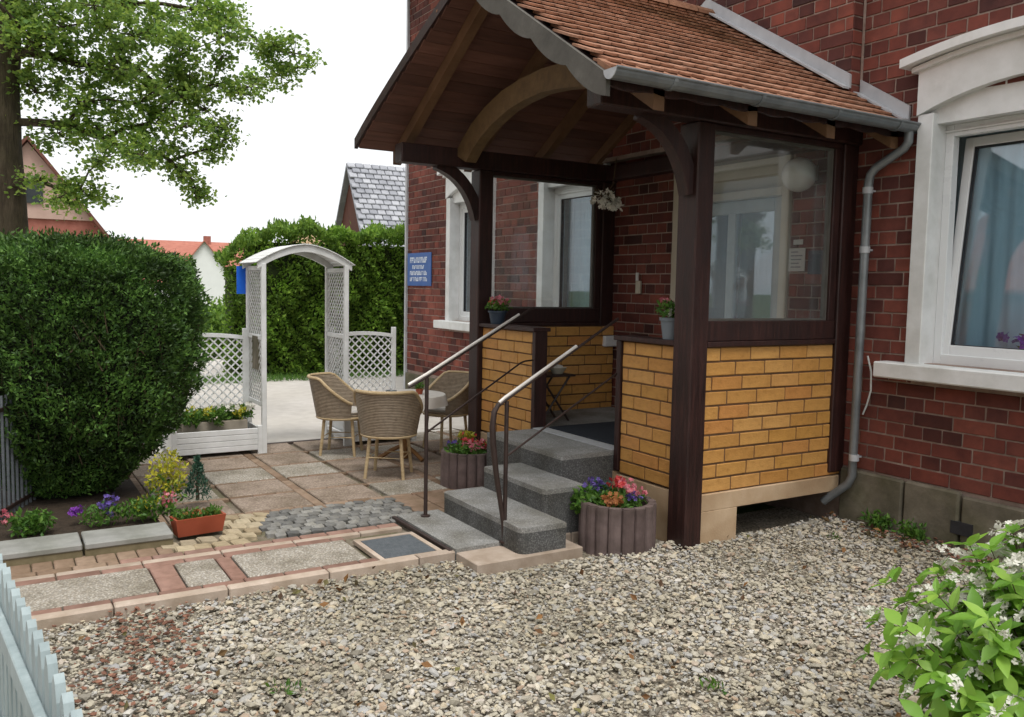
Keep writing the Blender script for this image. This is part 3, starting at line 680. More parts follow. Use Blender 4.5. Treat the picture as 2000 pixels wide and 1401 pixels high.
def bay(b): return PX0 - .001 <= b[0] and b[1] <= PX1 + .001 and b[2] > 2.6
BL2 = []
for b in BL:
    if b[2] > 2.6 and b[0] < PX1 < b[1]: BL2 += [(b[0], PX1, b[2]), (PX1, b[1], b[2])]
    elif b[2] > 2.6 and b[0] < PX0 < b[1]: BL2 += [(b[0], PX0, b[2]), (PX0, b[1], b[2])]
    else: BL2.append(b)
BL = [b for b in BL2 if b[1] - b[0] > .03]
for b in BL[:280]: brick_obj('brick', b, D - (PJ if bay(b) else 0), house, M['red_brick'], 'red')
zs_ = sorted({b[2] for b in BL if b[2] > 2.6})
mb = MB(); mb.box(PX0 + .006, PX1 - .006, D - PJ + .006, D + .0055, 2.60, HZ); mb.build('projecting_bay', M['mortar'], house)
for z in zs_[:20]: brick_obj('brick', (D - PJ + .002, D - .002, z), PX1, house, M['red_brick'], 'red', 'x', 1, .02)
for z in zs_[20:]: BL.append((None, None, z))
mb = MB()
VV = []; FF = []; base = 0
for b in BL[280:]:
    if b[0] is None: continue
    V, F = cbox(b[1] - b[0] - .010, .03, CO - .010, .003); pr = rnd.uniform(-.002, .003)
    V = np.array(V) + ((b[0] + b[1]) / 2, D + .015 - pr - (PJ if bay(b) else 0), b[2] + CO / 2)
    for f in F: FF.append([i + base for i in f] + ([f[2] + base] if len(f) == 3 else []))
    VV.append(V); base += len(V)
me = bpy.data.meshes.new('brickwork'); me.from_pydata(np.concatenate(VV).tolist(), [], [f[:3] if f[2] == f[-1] and len(f) == 4 else f for f in FF]); me.materials.append(M['red_brick'])
tag(link(bpy.data.objects.new('brickwork', me), house), kind='stuff')
# gable-to-street corner board and vertical joint
mb = MB(); mb.box(.004, .016, D - .012, D - .002, 2.62, HZ); mb.build('joint_strip', M['mortar'], house)
mb = MB(); mb.box(HX0 - .03, HX0 + .015, D - .03, D + .02, -.05, HZ); mb.build('corner_strip', M['pale_zinc'], house)
# house roof
mb = MB(); mb.prism([(D - .5, HZ - .05), (5.2, HZ + 3.2), (9.8, HZ - .05), (9.8, HZ - .15), (5.2, HZ + 3.05), (D - .5, HZ - .15)], 0, HX0 - .3, HX1 + .3); mb.build('roof', M['far_red'], house)

def make_window(w_, tilt=0):
    x0, x1, z0, z1 = w_; n = part_empty('window', house)
    cx = (x0 + x1) / 2; ho = (x1 - x0) / 2
    def arc(xa, xb, zs, rise, k=13):
        return [(xa + (xb - xa) * i / (k - 1), zs + rise * (1 - (2 * i / (k - 1) - 1) ** 2)) for i in range(k)]
    # plaster surround: two jambs and an arched head
    mb = MB()
    mb.box(x0 - .055, x0 + .045, D - .045, D + .10, z0 - .01, z1 + .04, c=.004)
    mb.box(x1 - .045, x1 + .055, D - .045, D + .10, z0 - .01, z1 + .04, c=.004)
    mb.strip(arc(x0 - .057, x1 + .057, z1 + .30, .07), arc(x0 - .057, x1 + .057, z1 + .035, .13), 1, D - .055, D + .09)
    mb.build('surround', M['white_paint'], n)
    # lintel below the arched head
    mb = MB(); mb.strip(arc(x0 + .0, x1 - .0, z1 + .06, .15), [(p[0], z1 - .02) for p in arc(x0, x1, 0, 0)], 1, D + .0, D + .10); mb.build('lintel', M['white_paint'], n)
    # hood moulding
    mb = MB(); mb.strip(arc(x0 - .13, x1 + .13, z1 + .365, .075), arc(x0 - .13, x1 + .13, z1 + .315, .075), 1, D - .14, D)
    mb.strip(arc(x0 - .085, x1 + .085, z1 + .313, .075), arc(x0 - .085, x1 + .085, z1 + .286, .073), 1, D - .085, D); mb.build('hood', M['white_paint'], n)
    # sill
    mb = MB(); mb.box(x0 - .21, x1 + .21, D - .13, D + .08, z0 - .10, z0 - .003, c=.008); mb.build('sill', M['white_paint'], n)
    # fixed frame
    mb = MB(); a, b, c, d = x0 + .045, x1 - .045, z0 - .002, z1 - .02; yf0, yf1 = D + .09, D + .15
    mb.box(a, a + .05, yf0, yf1, c, d, c=.003); mb.box(b - .05, b, yf0, yf1, c, d, c=.003)
    mb.box(a + .05, b - .05, yf0 - .001, yf1, c, c + .06, c=.003); mb.box(a + .05, b - .05, yf0 - .001, yf1, d - .07, d, c=.003)
    mb.box(a + .002, b - .002, yf0 - .012, yf0 - .003, d - .045, d - .035); mb.build('frame', M['pvc'], n)
    # sash, tilted inwards at the top
    so_ = part_empty('sash', n, ((a + b) / 2, yf1 - .02, c + .05)); so_.rotation_euler = (-tilt, 0, 0)
    hw, hh = (b - a) / 2 - .035, (d - c) - .11
    mb = MB()
    mb.box(-hw, -hw + .055, -.03, .03, 0, hh, c=.003); mb.box(hw - .055, hw, -.03, .03, 0, hh, c=.003)
    mb.box(-hw + .055, hw - .055, -.029, .029, 0, .065, c=.003); mb.box(-hw + .055, hw - .055, -.029, .029, hh - .055, hh, c=.003)
    mb.build('sash_frame', M['pvc'], so_)
    mb = MB(); g = .006
    for q in ((-hw + .055, -hw + .055 + g, .065, hh - .055), (hw - .055 - g, hw - .055, .065, hh - .055), (-hw + .055 + g, hw - .055 - g, .065, .065 + g), (-hw + .055 + g, hw - .055 - g, hh - .055 - g, hh - .055)):
        mb.box(q[0], q[1], -.018, .018, q[2], q[3])
    mb.build('gasket', M['gasket'], so_)
    mb = MB(); mb.box(-hw + .0555, hw - .0555, -.006, .006, .066, hh - .056); mb.build('pane', M['glass_house'], so_)
    # room behind
    mb = MB(); ry = D + 2.2
    mb.box(x0 - .5, x1 + .5, ry, ry + .1, .2, 3.0); mb.box(x0 - .6, x0 - .5, D + .31, ry, .2, 3.0); mb.box(x1 + .5, x1 + .6, D + .31, ry, .2, 3.0)
    mb.box(x0 - .5, x1 + .5, D + .31, ry, .1, .2); mb.box(x0 - .5, x1 + .5, D + .31, ry, 3.0, 3.1)
    mb.build('room', M['room'], n)
    # curtain with soft folds
    P = []; k = 90
    xa, xc = x0 - .1, x1 + .1
    for i in range(k + 1):
        t = i / k; P.append((xa + (xc - xa) * t, D + .325 + .012 * math.sin(t * 70) + .012 * math.sin(t * 31 + 1)))
    V = [(px, py, z) for z in (z0 - .2, z1 + .25) for px, py in P]; F = [(i, i + 1, i + k + 2, i + k + 1) for i in range(k)]
    mb = MB(); mb.add(V, F); mb.build('curtain', M['curtain'], n, smooth=True)
for i, w_ in enumerate(wins): make_window(w_, math.radians(6.0) if i == 2 else 0)

# house door inside the porch
dn = part_empty('door', house)
dx0, dx1, dz0, dz1 = door
mb = MB(); yy = D + .02
mb.box(dx0, dx0 + .07, D - .02, yy + .08, dz0, dz1, c=.004); mb.box(dx1 - .07, dx1, D - .02, yy + .08, dz0, dz1, c=.004)
mb.box(dx0 + .07, dx1 - .07, D - .019, yy + .08, dz1 - .07, dz1, c=.004); mb.box(dx0 + .07, dx1 - .07, D - .019, yy + .08, 2.16, 2.22, c=.004)
mb.build('frame', M['cream'], dn)
mb = MB(); mb.box(dx0 + .07, dx1 - .07, yy + .03, yy + .05, 2.22, dz1 - .07); mb.build('transom', M['cream'], dn)
lf = MB(); a, b = dx0 + .075, dx1 - .075
lf.box(a, b, yy + .02, yy + .06, dz0 + .01, .95, c=.004)
lf.box(a, a + .11, yy + .02, yy + .06, .951, 2.155, c=.004); lf.box(b - .11, b, yy + .02, yy + .06, .951, 2.155, c=.004); lf.box(a + .11, b - .11, yy + .021, yy + .06, 2.06, 2.155, c=.004)
lf.box((a + b) / 2 - .04, (a + b) / 2 + .04, yy + .021, yy + .06, .951, 2.06, c=.004)
lf.build('leaf', M['door_blue'], dn)
mb = MB(); mb.box(a + .11, b - .11, yy + .035, yy + .045, .951, 2.06); mb.build('pane', M['glass_house'], dn)
mb = MB(); mb.box(a - .2, b + .2, D + .9, D + .95, dz0, 2.6); mb.build('room', M['curtain'], dn)
mb = MB(); mb.tube([(a + .06, yy, 1.36), (a + .06, yy - .045, 1.36), (a + .15, yy - .05, 1.36)], .01, 8); mb.build('handle', M['steel'], dn, True)

# ================================================================== THE PORCH
porch = thing('porch', 'timber entrance porch with tiled gable roof and yellow brick half walls', 'porch', (0, 0, 0))
def posts():
    for x0, x1 in ((-.135, .025), (W - .10, W + .05)):
        mb = MB(); mb.box(x0, x1, -.03, .10, -.09, 2.42, c=.008); mb.build('post', M['dark_wood'], porch)
    for x0, x1 in ((-.10, .02), (W - .06, W + .05)):
        mb = MB(); mb.box(x0, x1, D - .14, D - .005, .3, 2.42, c=.006); mb.build('wall_post', M['dark_wood'], porch)
    # slim door posts beside the opening
    for x0, x1 in ((-.70, -.655), (-1.71, -1.665)):
        mb = MB(); mb.box(x0, x1, .0, .11, .30, 1.17, c=.004); mb.build('door_post', M['dark_wood'], porch)
posts()
for xc in (W, -.03):
    mb = MB(); mb.box(xc - .06, xc + .075, -.73, D - .003, 2.42, 2.565, c=.008); mb.build('plate_beam', M['dark_wood'], porch)
mb = MB(); mb.box(W + .075, -.09, D - .13, D - .003, 2.43, 2.55, c=.006); mb.build('tie_beam', M['dark_wood'], porch)
# braces (curved knees): along the plates in front of the posts and across the front opening
def knee(p, q, r, axis, a0, a1, m):
    """curved band from p to q bulging towards r, 2d in the plane across axis"""
    n = 10; top = []; bot = []
    for i in range(n + 1):
        t = i / n
        u = (1 - t) ** 2 * p[0] + 2 * t * (1 - t) * r[0] + t * t * q[0]; v = (1 - t) ** 2 * p[1] + 2 * t * (1 - t) * r[1] + t * t * q[1]
        du = 2 * (1 - t) * (r[0] - p[0]) + 2 * t * (q[0] - r[0]); dv = 2 * (1 - t) * (r[1] - p[1]) + 2 * t * (q[1] - r[1]); l = math.hypot(du, dv)
        top.append((u - dv / l * .045, v + du / l * .045)); bot.append((u + dv / l * .045, v - du / l * .045))
    mb = MB(); mb.strip(top, bot, axis, a0, a1); mb.build('brace', m, porch)
knee((-.40, 2.44), (-.02, 2.02), (-.10, 2.36), 0, W - .045, W + .035, M['dark_wood'])
knee((-.40, 2.44), (-.02, 2.02), (-.10, 2.36), 0, -.09, -.01, M['dark_wood'])
# big arched collar across the gable, light wood
AT = [(-2.52, 2.52), (-2.40, 2.62), (-2.25, 2.72), (-2.05, 2.81), (-1.8, 2.885), (-1.55, 2.92), (-1.27, 2.935), (-1.0, 2.92), (-.74, 2.885), (-.5, 2.81), (-.3, 2.72), (-.15, 2.62), (-.03, 2.52)]
AB = [(-2.33, 2.44), (-2.23, 2.52), (-2.10, 2.60), (-1.93, 2.67), (-1.71, 2.735), (-1.5, 2.765), (-1.27, 2.78), (-1.05, 2.765), (-.83, 2.735), (-.62, 2.67), (-.45, 2.60), (-.32, 2.52), (-.22, 2.44)]
mb = MB(); mb.strip(AT, AB, 1, -.25, -.16); mb.build('arched_collar', M['light_wood'], porch)

# --- roof planes
XM, ZR, SL = -1.30, 3.56, .625
SLL = .598                         # the left slope is a little flatter
XR, XL, YF = .37, -2.89, -.93
TH = {1: math.atan(SL), -1: math.atan(SLL)}; CT = math.cos(TH[1])
def yv(x):                         # left verge: slightly raked
    t = max(0, min(1, (x - XL) / (XM - XL))); return YF + .17 * t ** 1.4
def zr(x, off=0): return ZR - (SL if x >= XM else SLL) * abs(x - XM) - off / CT
roof = part_empty('roof', porch)
# soffit boards running along the ridge direction, exposed rafters below
NB = 17
for side in (1, -1):
    xe = XR - .03 if side > 0 else XL + .03
    for i in range(NB):
        xa = XM + (xe - XM) * i / NB; xb_ = XM + (xe - XM) * (i + 1) / NB
        g = .0025 * side
        pa, pb = xa + g, xb_ - g
        yf = (YF + .005) if side > 0 else (min(yv(pa), yv(pb)) + .003)
        q = [(pa, zr(pa, .05)), (pb, zr(pb, .05)), (pb, zr(pb, .068)), (pa, zr(pa, .068))]
        mb = MB(); mb.prism(q, 1, yf, D - .004); mb.build('board', M['soffit_wood'], roof)
    for yr in (-.60, .05, .68, 1.26):
        xa = XM; q = [(xa, zr(xa, .070)), (xe, zr(xe, .070)), (xe, zr(xe, .155)), (xa, zr(xa, .155))]
        mb = MB(); mb.prism(q, 1, yr - .035, yr + .035); mb.build('rafter', M['rafter_wood'], porch)
# a slim dark ply under the tiles keeps light out between boards
mb = MB()
mb.prism([(XM, zr(XM, .038)), (XR - .035, zr(XR - .035, .038)), (XR - .035, zr(XR - .035, .048)), (XM, zr(XM, .048))], 1, YF + .05, D - .004)
mb.prism([(XM, zr(XM, .038)), (XL + .035, zr(XL + .035, .038)), (XL + .035, zr(XL + .035, .048)), (XM, zr(XM, .048))], 1, YF + .21, D - .004)
mb.build('roof_deck', M['dark_wood'], porch)
# plain tiles with rounded tails
EXP, TW = .105, .0905
SLEN = (XR - XM) / CT
def tile_mesh(k):
    q = random.Random(k); w2 = TW / 2 - .0032; L_ = EXP * 1.75
    out = [(-w2, 0), (-w2, -L_ + .022), (-w2 * .62, -L_ + .004), (0, -L_ - .002 + q.uniform(-.002, .002)), (w2 * .62, -L_ + .004), (w2, -L_ + .022), (w2, 0)]
    mb = MB(); mb.prism(out, 2, 0, .012); return mb.mesh('roof_tile', M['roof_tile'])
TM = [tile_mesh(k) for k in range(4)]
def tile_frame(side, s, yc, lift):
    """tile local: x along y-axis of world, -y down the slope, z out of the roof"""
    th = TH[side]; CT = math.cos(th)
    d = Vector((CT * side, 0, -math.sin(th))); n = Vector((math.sin(th) * side, 0, CT))
    ex = Vector((0, 1, 0)); ey = -d
    p = Vector((XM, yc, ZR - .036 / CT)) + d * s + n * lift
    if side < 0: ex = -ex
    Mx = Matrix((ex, ey, n)).transposed().to_4x4(); Mx.translation = p
    return Mx @ RX(-.17) @ RZ(rnd.uniform(-.012, .012))
tl = []
rows = int(SLEN / EXP)
for side in (1, -1):
    for r in range(rows + 1):
        s_end = (SLEN if side > 0 else (XM - XL) / math.cos(TH[-1])) + .012 - r * EXP               # tail position
        s0 = s_end - EXP * 1.75
        if s_end < .09: continue
        s0 = max(s0, -.0)
        off = (r % 2) * TW / 2
        y = YF + TW / 2 + off
        while y < D - .02:
            x = XM + side * s_end * CT
            if side > 0 or y - TW / 2 > yv(x) - .01: tl.append((side, s_end, y, r))
            y += TW
tl.sort(key=lambda t: (0 if t[0] > 0 else 1, abs(t[2] - 0) * .25 - t[1] * .35 + (9 if t[1] < .25 and t[2] < .5 else 0)))
L_ = EXP * 1.75
def tm(t): return tile_frame(t[0], t[1] - L_, t[2], .004 + rnd.uniform(0, .002))
for t in tl[:300]: inst('roof_tile', TM[rnd.randrange(4)], roof, tm(t))
VV = []; FF = []; base = 0
for t in tl[300:]:
    me = TM[rnd.randrange(4)]; Mx = tm(t)
    VV += [tuple(Mx @ v.co) for v in me.vertices]; FF += [[i + base for i in p.vertices] for p in me.polygons]; base += len(me.vertices)
me = bpy.data.meshes.new('roof_tiles'); me.from_pydata(VV, [], FF); me.materials.append(M['roof_tile'])
tag(link(bpy.data.objects.new('roof_tiles', me), roof), kind='stuff')
# eave starter course showing as a pale lower edge
mb = MB(); mb.prism([(XR - .10, zr(XR - .10, .006)), (XR + .015, zr(XR + .015, .006)), (XR + .015, zr(XR + .015, .03)), (XR - .10, zr(XR - .10, .03))], 1, YF, D - .004)
mb.build('eave_course', M['roof_tile'], porch)
# ridge tiles
me = None
for k in range(8):
    y0 = YF - .01 + k * .287
    mb = MB(); pts = [(.095 * math.cos(t), .07 * math.sin(t)) for t in np.linspace(PI, 0, 9)]; ins = [(.08 * math.cos(t), .055 * math.sin(t)) for t in np.linspace(PI, 0, 9)]
    mb.strip([(XM + a, ZR + b - .035) for a, b in pts], [(XM + a, ZR + b - .035) for a, b in ins], 1, y0, min(y0 + .30, D - .004)); mb.build('ridge_tile', M['roof_tile'], roof, True)
# barge boards: scalloped right one, plain dark left one
def scal(u): return .022 * abs(math.sin(u * PI))
k = 41; top = []; bot = []
for i in range(k):
    t = i / (k - 1); x = XM + (XR - .0 - XM) * t
    top.append((x, zr(x, .032))); bot.append((x, zr(x, .032) - .105 - .035 * abs(math.sin(t * PI * 5.0)) ** .8))
mb = MB(); mb.strip(top, bot, 1, YF - .022, YF + .004); mb.build('barge_board', M['grey_board'], porch)
mb = MB()
n = 12
for i in range(n):
    xa = XL + (XM - XL) * i / n; xb_ = XL + (XM - XL) * (i + 1) / n
    V = []
    for x in (xa, xb_):
        for dy in (-.022, .006):
            V += [(x, yv(x) + dy, zr(x, .0) + .012), (x, yv(x) + dy, zr(x, .055))]
    mb.add(V, [(0, 4, 5, 1), (2, 3, 7, 6), (0, 2, 6, 4), (1, 5, 7, 3)] + ([(0, 1, 3, 2)] if i == 0 else []) + ([(4, 6, 7, 5)] if i == n - 1 else []))
mb.build('barge_board', M['dark_wood'], porch)
# scalloped fascia under the right eave, plain fascia on the left
k = 61; top = []; bot = []
for i in range(k):
    t = i / (k - 1); y = YF + .02 + (D - .01 - YF - .02) * t
    top.append((y, zr(XR - .04, .06))); bot.append((y, zr(XR - .04, .06) - .035 - .015 * abs(math.sin(t * PI * 9))))
mb = MB(); mb.strip(top, bot, 0, XR - .05, XR - .03); mb.build('fascia', M['dark_wood'], porch)
mb = MB(); mb.box(XL + .005, XL + .025, YF + .02, D - .004, zr(XL + .04, .07), zr(XL + .04, .02)); mb.build('fascia', M['dark_wood'], porch)
# zinc flashing where the roof meets the house
fl = thing('roof_flashing', 'pale metal flashing along the house wall above the porch tiles', 'flashing', (0, 0, 0))
for side, xe in ((1, XR + .0), (-1, XL)):
    for a, b in ((0, (PX1 + .012 - XM) / (XR - XM)), ((PX1 + .014 - XM) / (XR - XM), 1.0)):
        xa, xb_ = XM + (xe - XM) * a, XM + (xe - XM) * b; z_ = .0 if a == 0 else -.02
        q = [(xa, zr(xa) + .115 + z_), (xb_, zr(xb_) + .115 + z_), (xb_, zr(xb_) + .03 + z_), (xa, zr(xa) + .03 + z_)]
        dy_ = PJ if (a == 0) else 0
        mb = MB(); mb.prism(q, 1, D - .024 - dy_, D - .006 - dy_)
        n_ = .085 + dy_; q2 = [(xa, zr(xa) + .035 + z_), (xb_, zr(xb_) + .035 + z_), (xb_, zr(xb_) + .022 + z_), (xa, zr(xa) + .022 + z_)]
        mb.prism(q2, 1, D - n_, D - .025 - dy_); mb.build('flashing_strip', M['pale_zinc'], fl)

# --- half walls with individual yellow bricks
def half_wall(name, p0, p1, const, axis, sgn, z0, z1, thick=.10):
    """wall along x (axis y const) or along y (axis x const); bricks on the outer face (sgn) and on the inner face"""
    core = MB()
    lo, hi = const - sgn * .006, const - sgn * (thick - .006); lo, hi = min(lo, hi), max(lo, hi)
    if axis == 'y': core.box(p0 + .003, p1 - .003, lo, hi, z0, z1)
    else: core.box(lo, hi, p0 + .003, p1 - .003, z0, z1)
    co = core.build(name, M['dark_joint'], porch)
    cs = (z1 - z0) / round((z1 - z0) / .085)
    for face, sg in ((const, sgn), (const - sgn * thick, -sgn)):
        z = z0; r = 0
        while z + cs < z1 + .005:
            x = p0 - (.0, .125, .06, .19)[r % 4]
            while x < p1 - .005:
                a, b = max(x, p0), min(x + .25, p1)
                if b - a > .03: brick_obj('brick', (a, b, z), face, co, M['yellow_brick'], 'yel', axis, sg, .02, cs)
                x += .25
            z += cs; r += 1
    return co
Z0, Z1 = .285, 1.145
half_wall('half_wall', -.655, -.137, .015, 'y', -1, Z0, Z1)
half_wall('half_wall', W + .052, -1.712, .015, 'y', -1, Z0, Z1)
half_wall('half_wall', .102, D - .006, .0, 'x', 1, Z0 - .01, Z1)
half_wall('half_wall', .102, D - .006, W - .02, 'x', -1, Z0, Z1)
# wooden caps
for x0, x1, y0, y1 in ((-.71, -.137, -.02, .135), (W + .052, -1.66, -.02, .135)):
    mb = MB(); mb.box(x0, x1, y0, y1, Z1 + .002, Z1 + .032, c=.004); mb.build('wall_cap', M['dark_wood'], porch)
# rendered base
mb = MB(); mb.box(-.69, -.137, .012, .13, -.1, Z0 - .012, c=.003); mb.box(-1.70, -.69, -.0, .13, -.1, .29); mb.build('rendered_base', M['plaster'], porch)
mb = MB(); mb.box(W + .05, -1.70, .012, .13, -.1, Z0 - .012, c=.003); mb.build('rendered_base', M['plaster'], porch)
mb = MB(); mb.box(-.115, .012, .102, .40, -.1, .1695, c=.003); mb.box(-.115, .012, .102, D - .032, .17, Z0 - .012, c=.003); mb.build('rendered_base', M['plaster'], porch)
mb = MB(); mb.box(W - .02, W + .10, .102, D - .032, -.1, Z0 - .012, c=.003); mb.build('rendered_base', M['plaster'], porch)
mb = MB(); mb.box(W + .11, -.12, .13, D - .03, .28, .415); mb.build('floor_slab', M['granite'], porch)
# side windows
def side_window(xc, x_out):
    n = part_empty('side_window', porch)
    y0, y1, z0, z1 = .102, D - .142, Z1 + .002, 2.418
    a, b = (xc - .045, xc + .035)
    mb = MB(); mb.box(a - .015, b + .015, y0, y1 + .0, z0, z0 + .03, c=.003); mb.box(a, b, y0, y1, z0 + .031, z0 + .15, c=.004); mb.build('bottom_rail', M['dark_wood'], n)
    mb = MB(); mb.box(a, b, y0, y1, z1 - .03, z1, c=.003); mb.box(a + .005, b - .005, y1 - .06, y1, z0 + .15, z1 - .03, c=.003); mb.build('frame', M['dark_wood'], n)
    mb = MB()
    for q in ((y0, y0 + .016, z0 + .151, z1 - .031), (y1 - .076, y1 - .06, z0 + .151, z1 - .031), (y0 + .016, y1 - .076, z0 + .151, z0 + .164), (y0 + .016, y1 - .076, z1 - .044, z1 - .031)):
        mb.box(xc - .02, xc + .012, q[0], q[1], q[2], q[3])
    mb.build('glazing_bead', M['grey_board'], n)
    mb = MB(); mb.box(xc - .007, xc - .001, y0 + .004, y1 - .064, z0 + .155, z1 - .034); mb.build('pane', M['glass'], n)
side_window(-.03, 1); side_window(W, -1)

# --- steps
steps = thing('stone_steps', 'grey granite entrance steps leading up into the porch', 'steps', (-.75, -.7, 0))
def rstep(name, x0, x1, y0, y1, z0, z1, r, m):
    P = []
    def arcp(cx, cy, a0, a1):
        for i in range(6):
            t = a0 + (a1 - a0) * i / 5; P.append((cx + r * math.cos(t), cy + r * math.sin(t)))
    arcp(x0 + r, y0 + r, PI, 1.5 * PI); arcp(x1 - r, y0 + r, 1.5 * PI, 2 * PI); P.append((x1, y1)); P.append((x0, y1))
    P = [(a + .75, b + .7) for a, b in P]
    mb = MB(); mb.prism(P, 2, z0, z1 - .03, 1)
    n = len(P); cx = sum(p[0] for p in P) / n; cy = sum(p[1] for p in P) / n
    Q = [(cx + (p[0] - cx) * 1.004, cy + (p[1] - cy) * 1.004) for p in P]
    mb.prism(Q, 2, z1 - .0295, z1 - .004, 0)
    mb.prism([(cx + (p[0] - cx) * .998, cy + (p[1] - cy) * .998) for p in P], 2, z1 - .0042, z1, 0)
    return mb.build(name, [M['granite'], M['granite_shaded']], steps)
rstep('base_slab', -1.235, -.43, -1.29, -1.0, -.06, .030, .008, M['granite'])
rstep('step', -1.19, -.22, -1.0, -.70, -.06, .158, .055, M['granite'])
rstep('step', -1.19, -.45, -.70, -.40, -.06, .292, .03, M['granite'])
rstep('step', -1.66, -.705, -.405, .128, -.06, .424, .01, M['granite'])
mb = MB(); mb.box(-.91, .045, .69, .80, .425, .431, c=.001); mb.build('threshold_strip', M['strip'], steps)
mb = MB(); mb.box(-.505 + .0, .01, -.60, -.51, .003, .03); 
mb = MB(); mb.box(.28, .56, -.585, .10, -.06, .010, c=.004); mb.build('pad', M['edging'], steps)
# scraper bar in front of the slab
mb = MB(); mb.bar((-.50, -.605, .012), (.29, -.605, .012), .022, .02, .003); mb.build('edge_bar', M['iron'], steps)
mt = MB(); mt.box(-1.63, -.73, .115, .86, .426, .436, c=.002)
tag(mt.build('floor_mat', M['mat_blue']), 'dark blue mat on the porch landing', 'mat')

# ================================================================== THINGS ON AND ROUND THE PORCH
# --- gutter and downpipe
gt = thing('rain_gutter', 'grey zinc gutter along the porch eave with bent downpipe', 'gutter', (0, 0, 0))
GX, GZ, GR = XR + .045, 2.487, .048
n = 9; top = []; bot = []
for i in range(n):
    t = PI + PI * i / (n - 1); top.append((GX + GR * math.cos(t), GZ + GR * math.sin(t))); bot.append((GX + (GR - .005) * math.cos(t), GZ + (GR - .005) * math.sin(t)))
mb = MB(); mb.strip(top, bot, 1, YF - .03, D - .01); mb.tube([(GX + GR, YF - .03, GZ), (GX + GR, D - .01, GZ)], .008, 8); mb.build('gutter_channel', M['zinc'], gt, True)
mb = MB(); mb.prism(top, 1, YF - .036, YF - .031); mb.build('end_cap', M['pale_zinc'], gt)
for yy in (-.6, .0, .6, 1.15):
    mb = MB(); mb.strip([(a, b - .001) for a, b in top], [(GX + (GR + .006) * math.cos(PI + PI * i / (n - 1)), GZ + (GR + .006) * math.sin(PI + PI * i / (n - 1))) for i in range(n)], 1, yy - .012, yy + .012); mb.build('bracket', M['zinc'], gt)
pipe = [(GX - .005, D - .07, GZ - .03), (GX - .005, D - .07, GZ - .10), (GX - .03, D - .07, GZ - .135), (.20, D - .075, 2.255), (.165, D - .078, 2.215), (.155, D - .078, 2.15), (.150, D - .078, 1.2), (.145, D - .078, .30), (.12, D - .08, .24), (-.02, D - .14, .10)]
mb = MB(); mb.tube(pipe, .027, 12); mb.build('downpipe', M['zinc'], gt, True)
for z in (2.12, 1.75, .42):
    mb = MB(); mb.tube([(.152, D - .078, z - .02), (.152, D - .078, z + .02)], .032, 12); mb.box(.148, .156, D - .05, D - .004, z - .006, z + .006); mb.build('pipe_clamp', M['pale_zinc'], gt, True)
cb = MB(); cb.tube([(.19, D - .045, 1.08), (.21, D - .03, .98), (.215, D - .03, .86), (.19, D - .03, .76), (.165, D - .03, .70)], .006, 6)
tag(cb.build('cable', M['paper'], None, True), 'thin pale cable looping on bricks beside the downpipe', 'cable')

# --- handrails
def handrail(label, x, yp, zt, rail, low, base, scroll, lit_part):
    h = thing('handrail', label, 'handrail', (x, yp, 0), group='handrails of the entrance steps')
    q = lambda p: ((p[2] - x) if len(p) > 2 else 0, p[0] - yp, p[1])
    mb = MB(); mb.tube([(0, 0, base), (0, 0, zt)], .0125, 10); mb.lathe([(.03, base), (.03, base + .008), (.014, base + .012)], 12); mb.build('post', M['iron'], h, True)
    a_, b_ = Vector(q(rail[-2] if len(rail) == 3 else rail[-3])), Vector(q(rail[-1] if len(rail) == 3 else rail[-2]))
    mb = MB(); mb.tube([q(p) for p in rail[:2]] + [a_.lerp(b_, lit_part)], .0095, 10); mb.build('top_rail', M['steel'], h, True)  # pale tube stops where porch shade starts; dark rail beyond paints that shade
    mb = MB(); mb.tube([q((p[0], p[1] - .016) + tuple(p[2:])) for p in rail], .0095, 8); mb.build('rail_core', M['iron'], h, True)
    mb = MB(); mb.tube([q(p) for p in low], .0065, 8); mb.build('lower_rail', M['iron'], h, True)
    if scroll:
        mb = MB(); mb.tube([q(p) for p in scroll], [.012, .016, .018, .018, .016, .014, .012, .010][:len(scroll)], 10); mb.build('scroll', M['iron'], h, True)
    return h
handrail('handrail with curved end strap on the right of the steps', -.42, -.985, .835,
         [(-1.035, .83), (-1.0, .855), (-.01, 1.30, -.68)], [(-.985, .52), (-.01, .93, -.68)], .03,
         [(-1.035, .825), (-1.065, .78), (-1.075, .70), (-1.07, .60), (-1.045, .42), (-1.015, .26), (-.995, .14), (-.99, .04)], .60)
handrail('plain handrail on the left of the steps beside the chairs', -1.12, -1.145, .905,
         [(-1.27, .865), (-1.15, .925), (-.03, 1.335, -1.68), (-.005, 1.34, -1.685)], [(-1.145, .56), (-.16, .93, -1.60), (-.1, .935, -1.64), (-.005, .935, -1.69)], .03, None, .86)

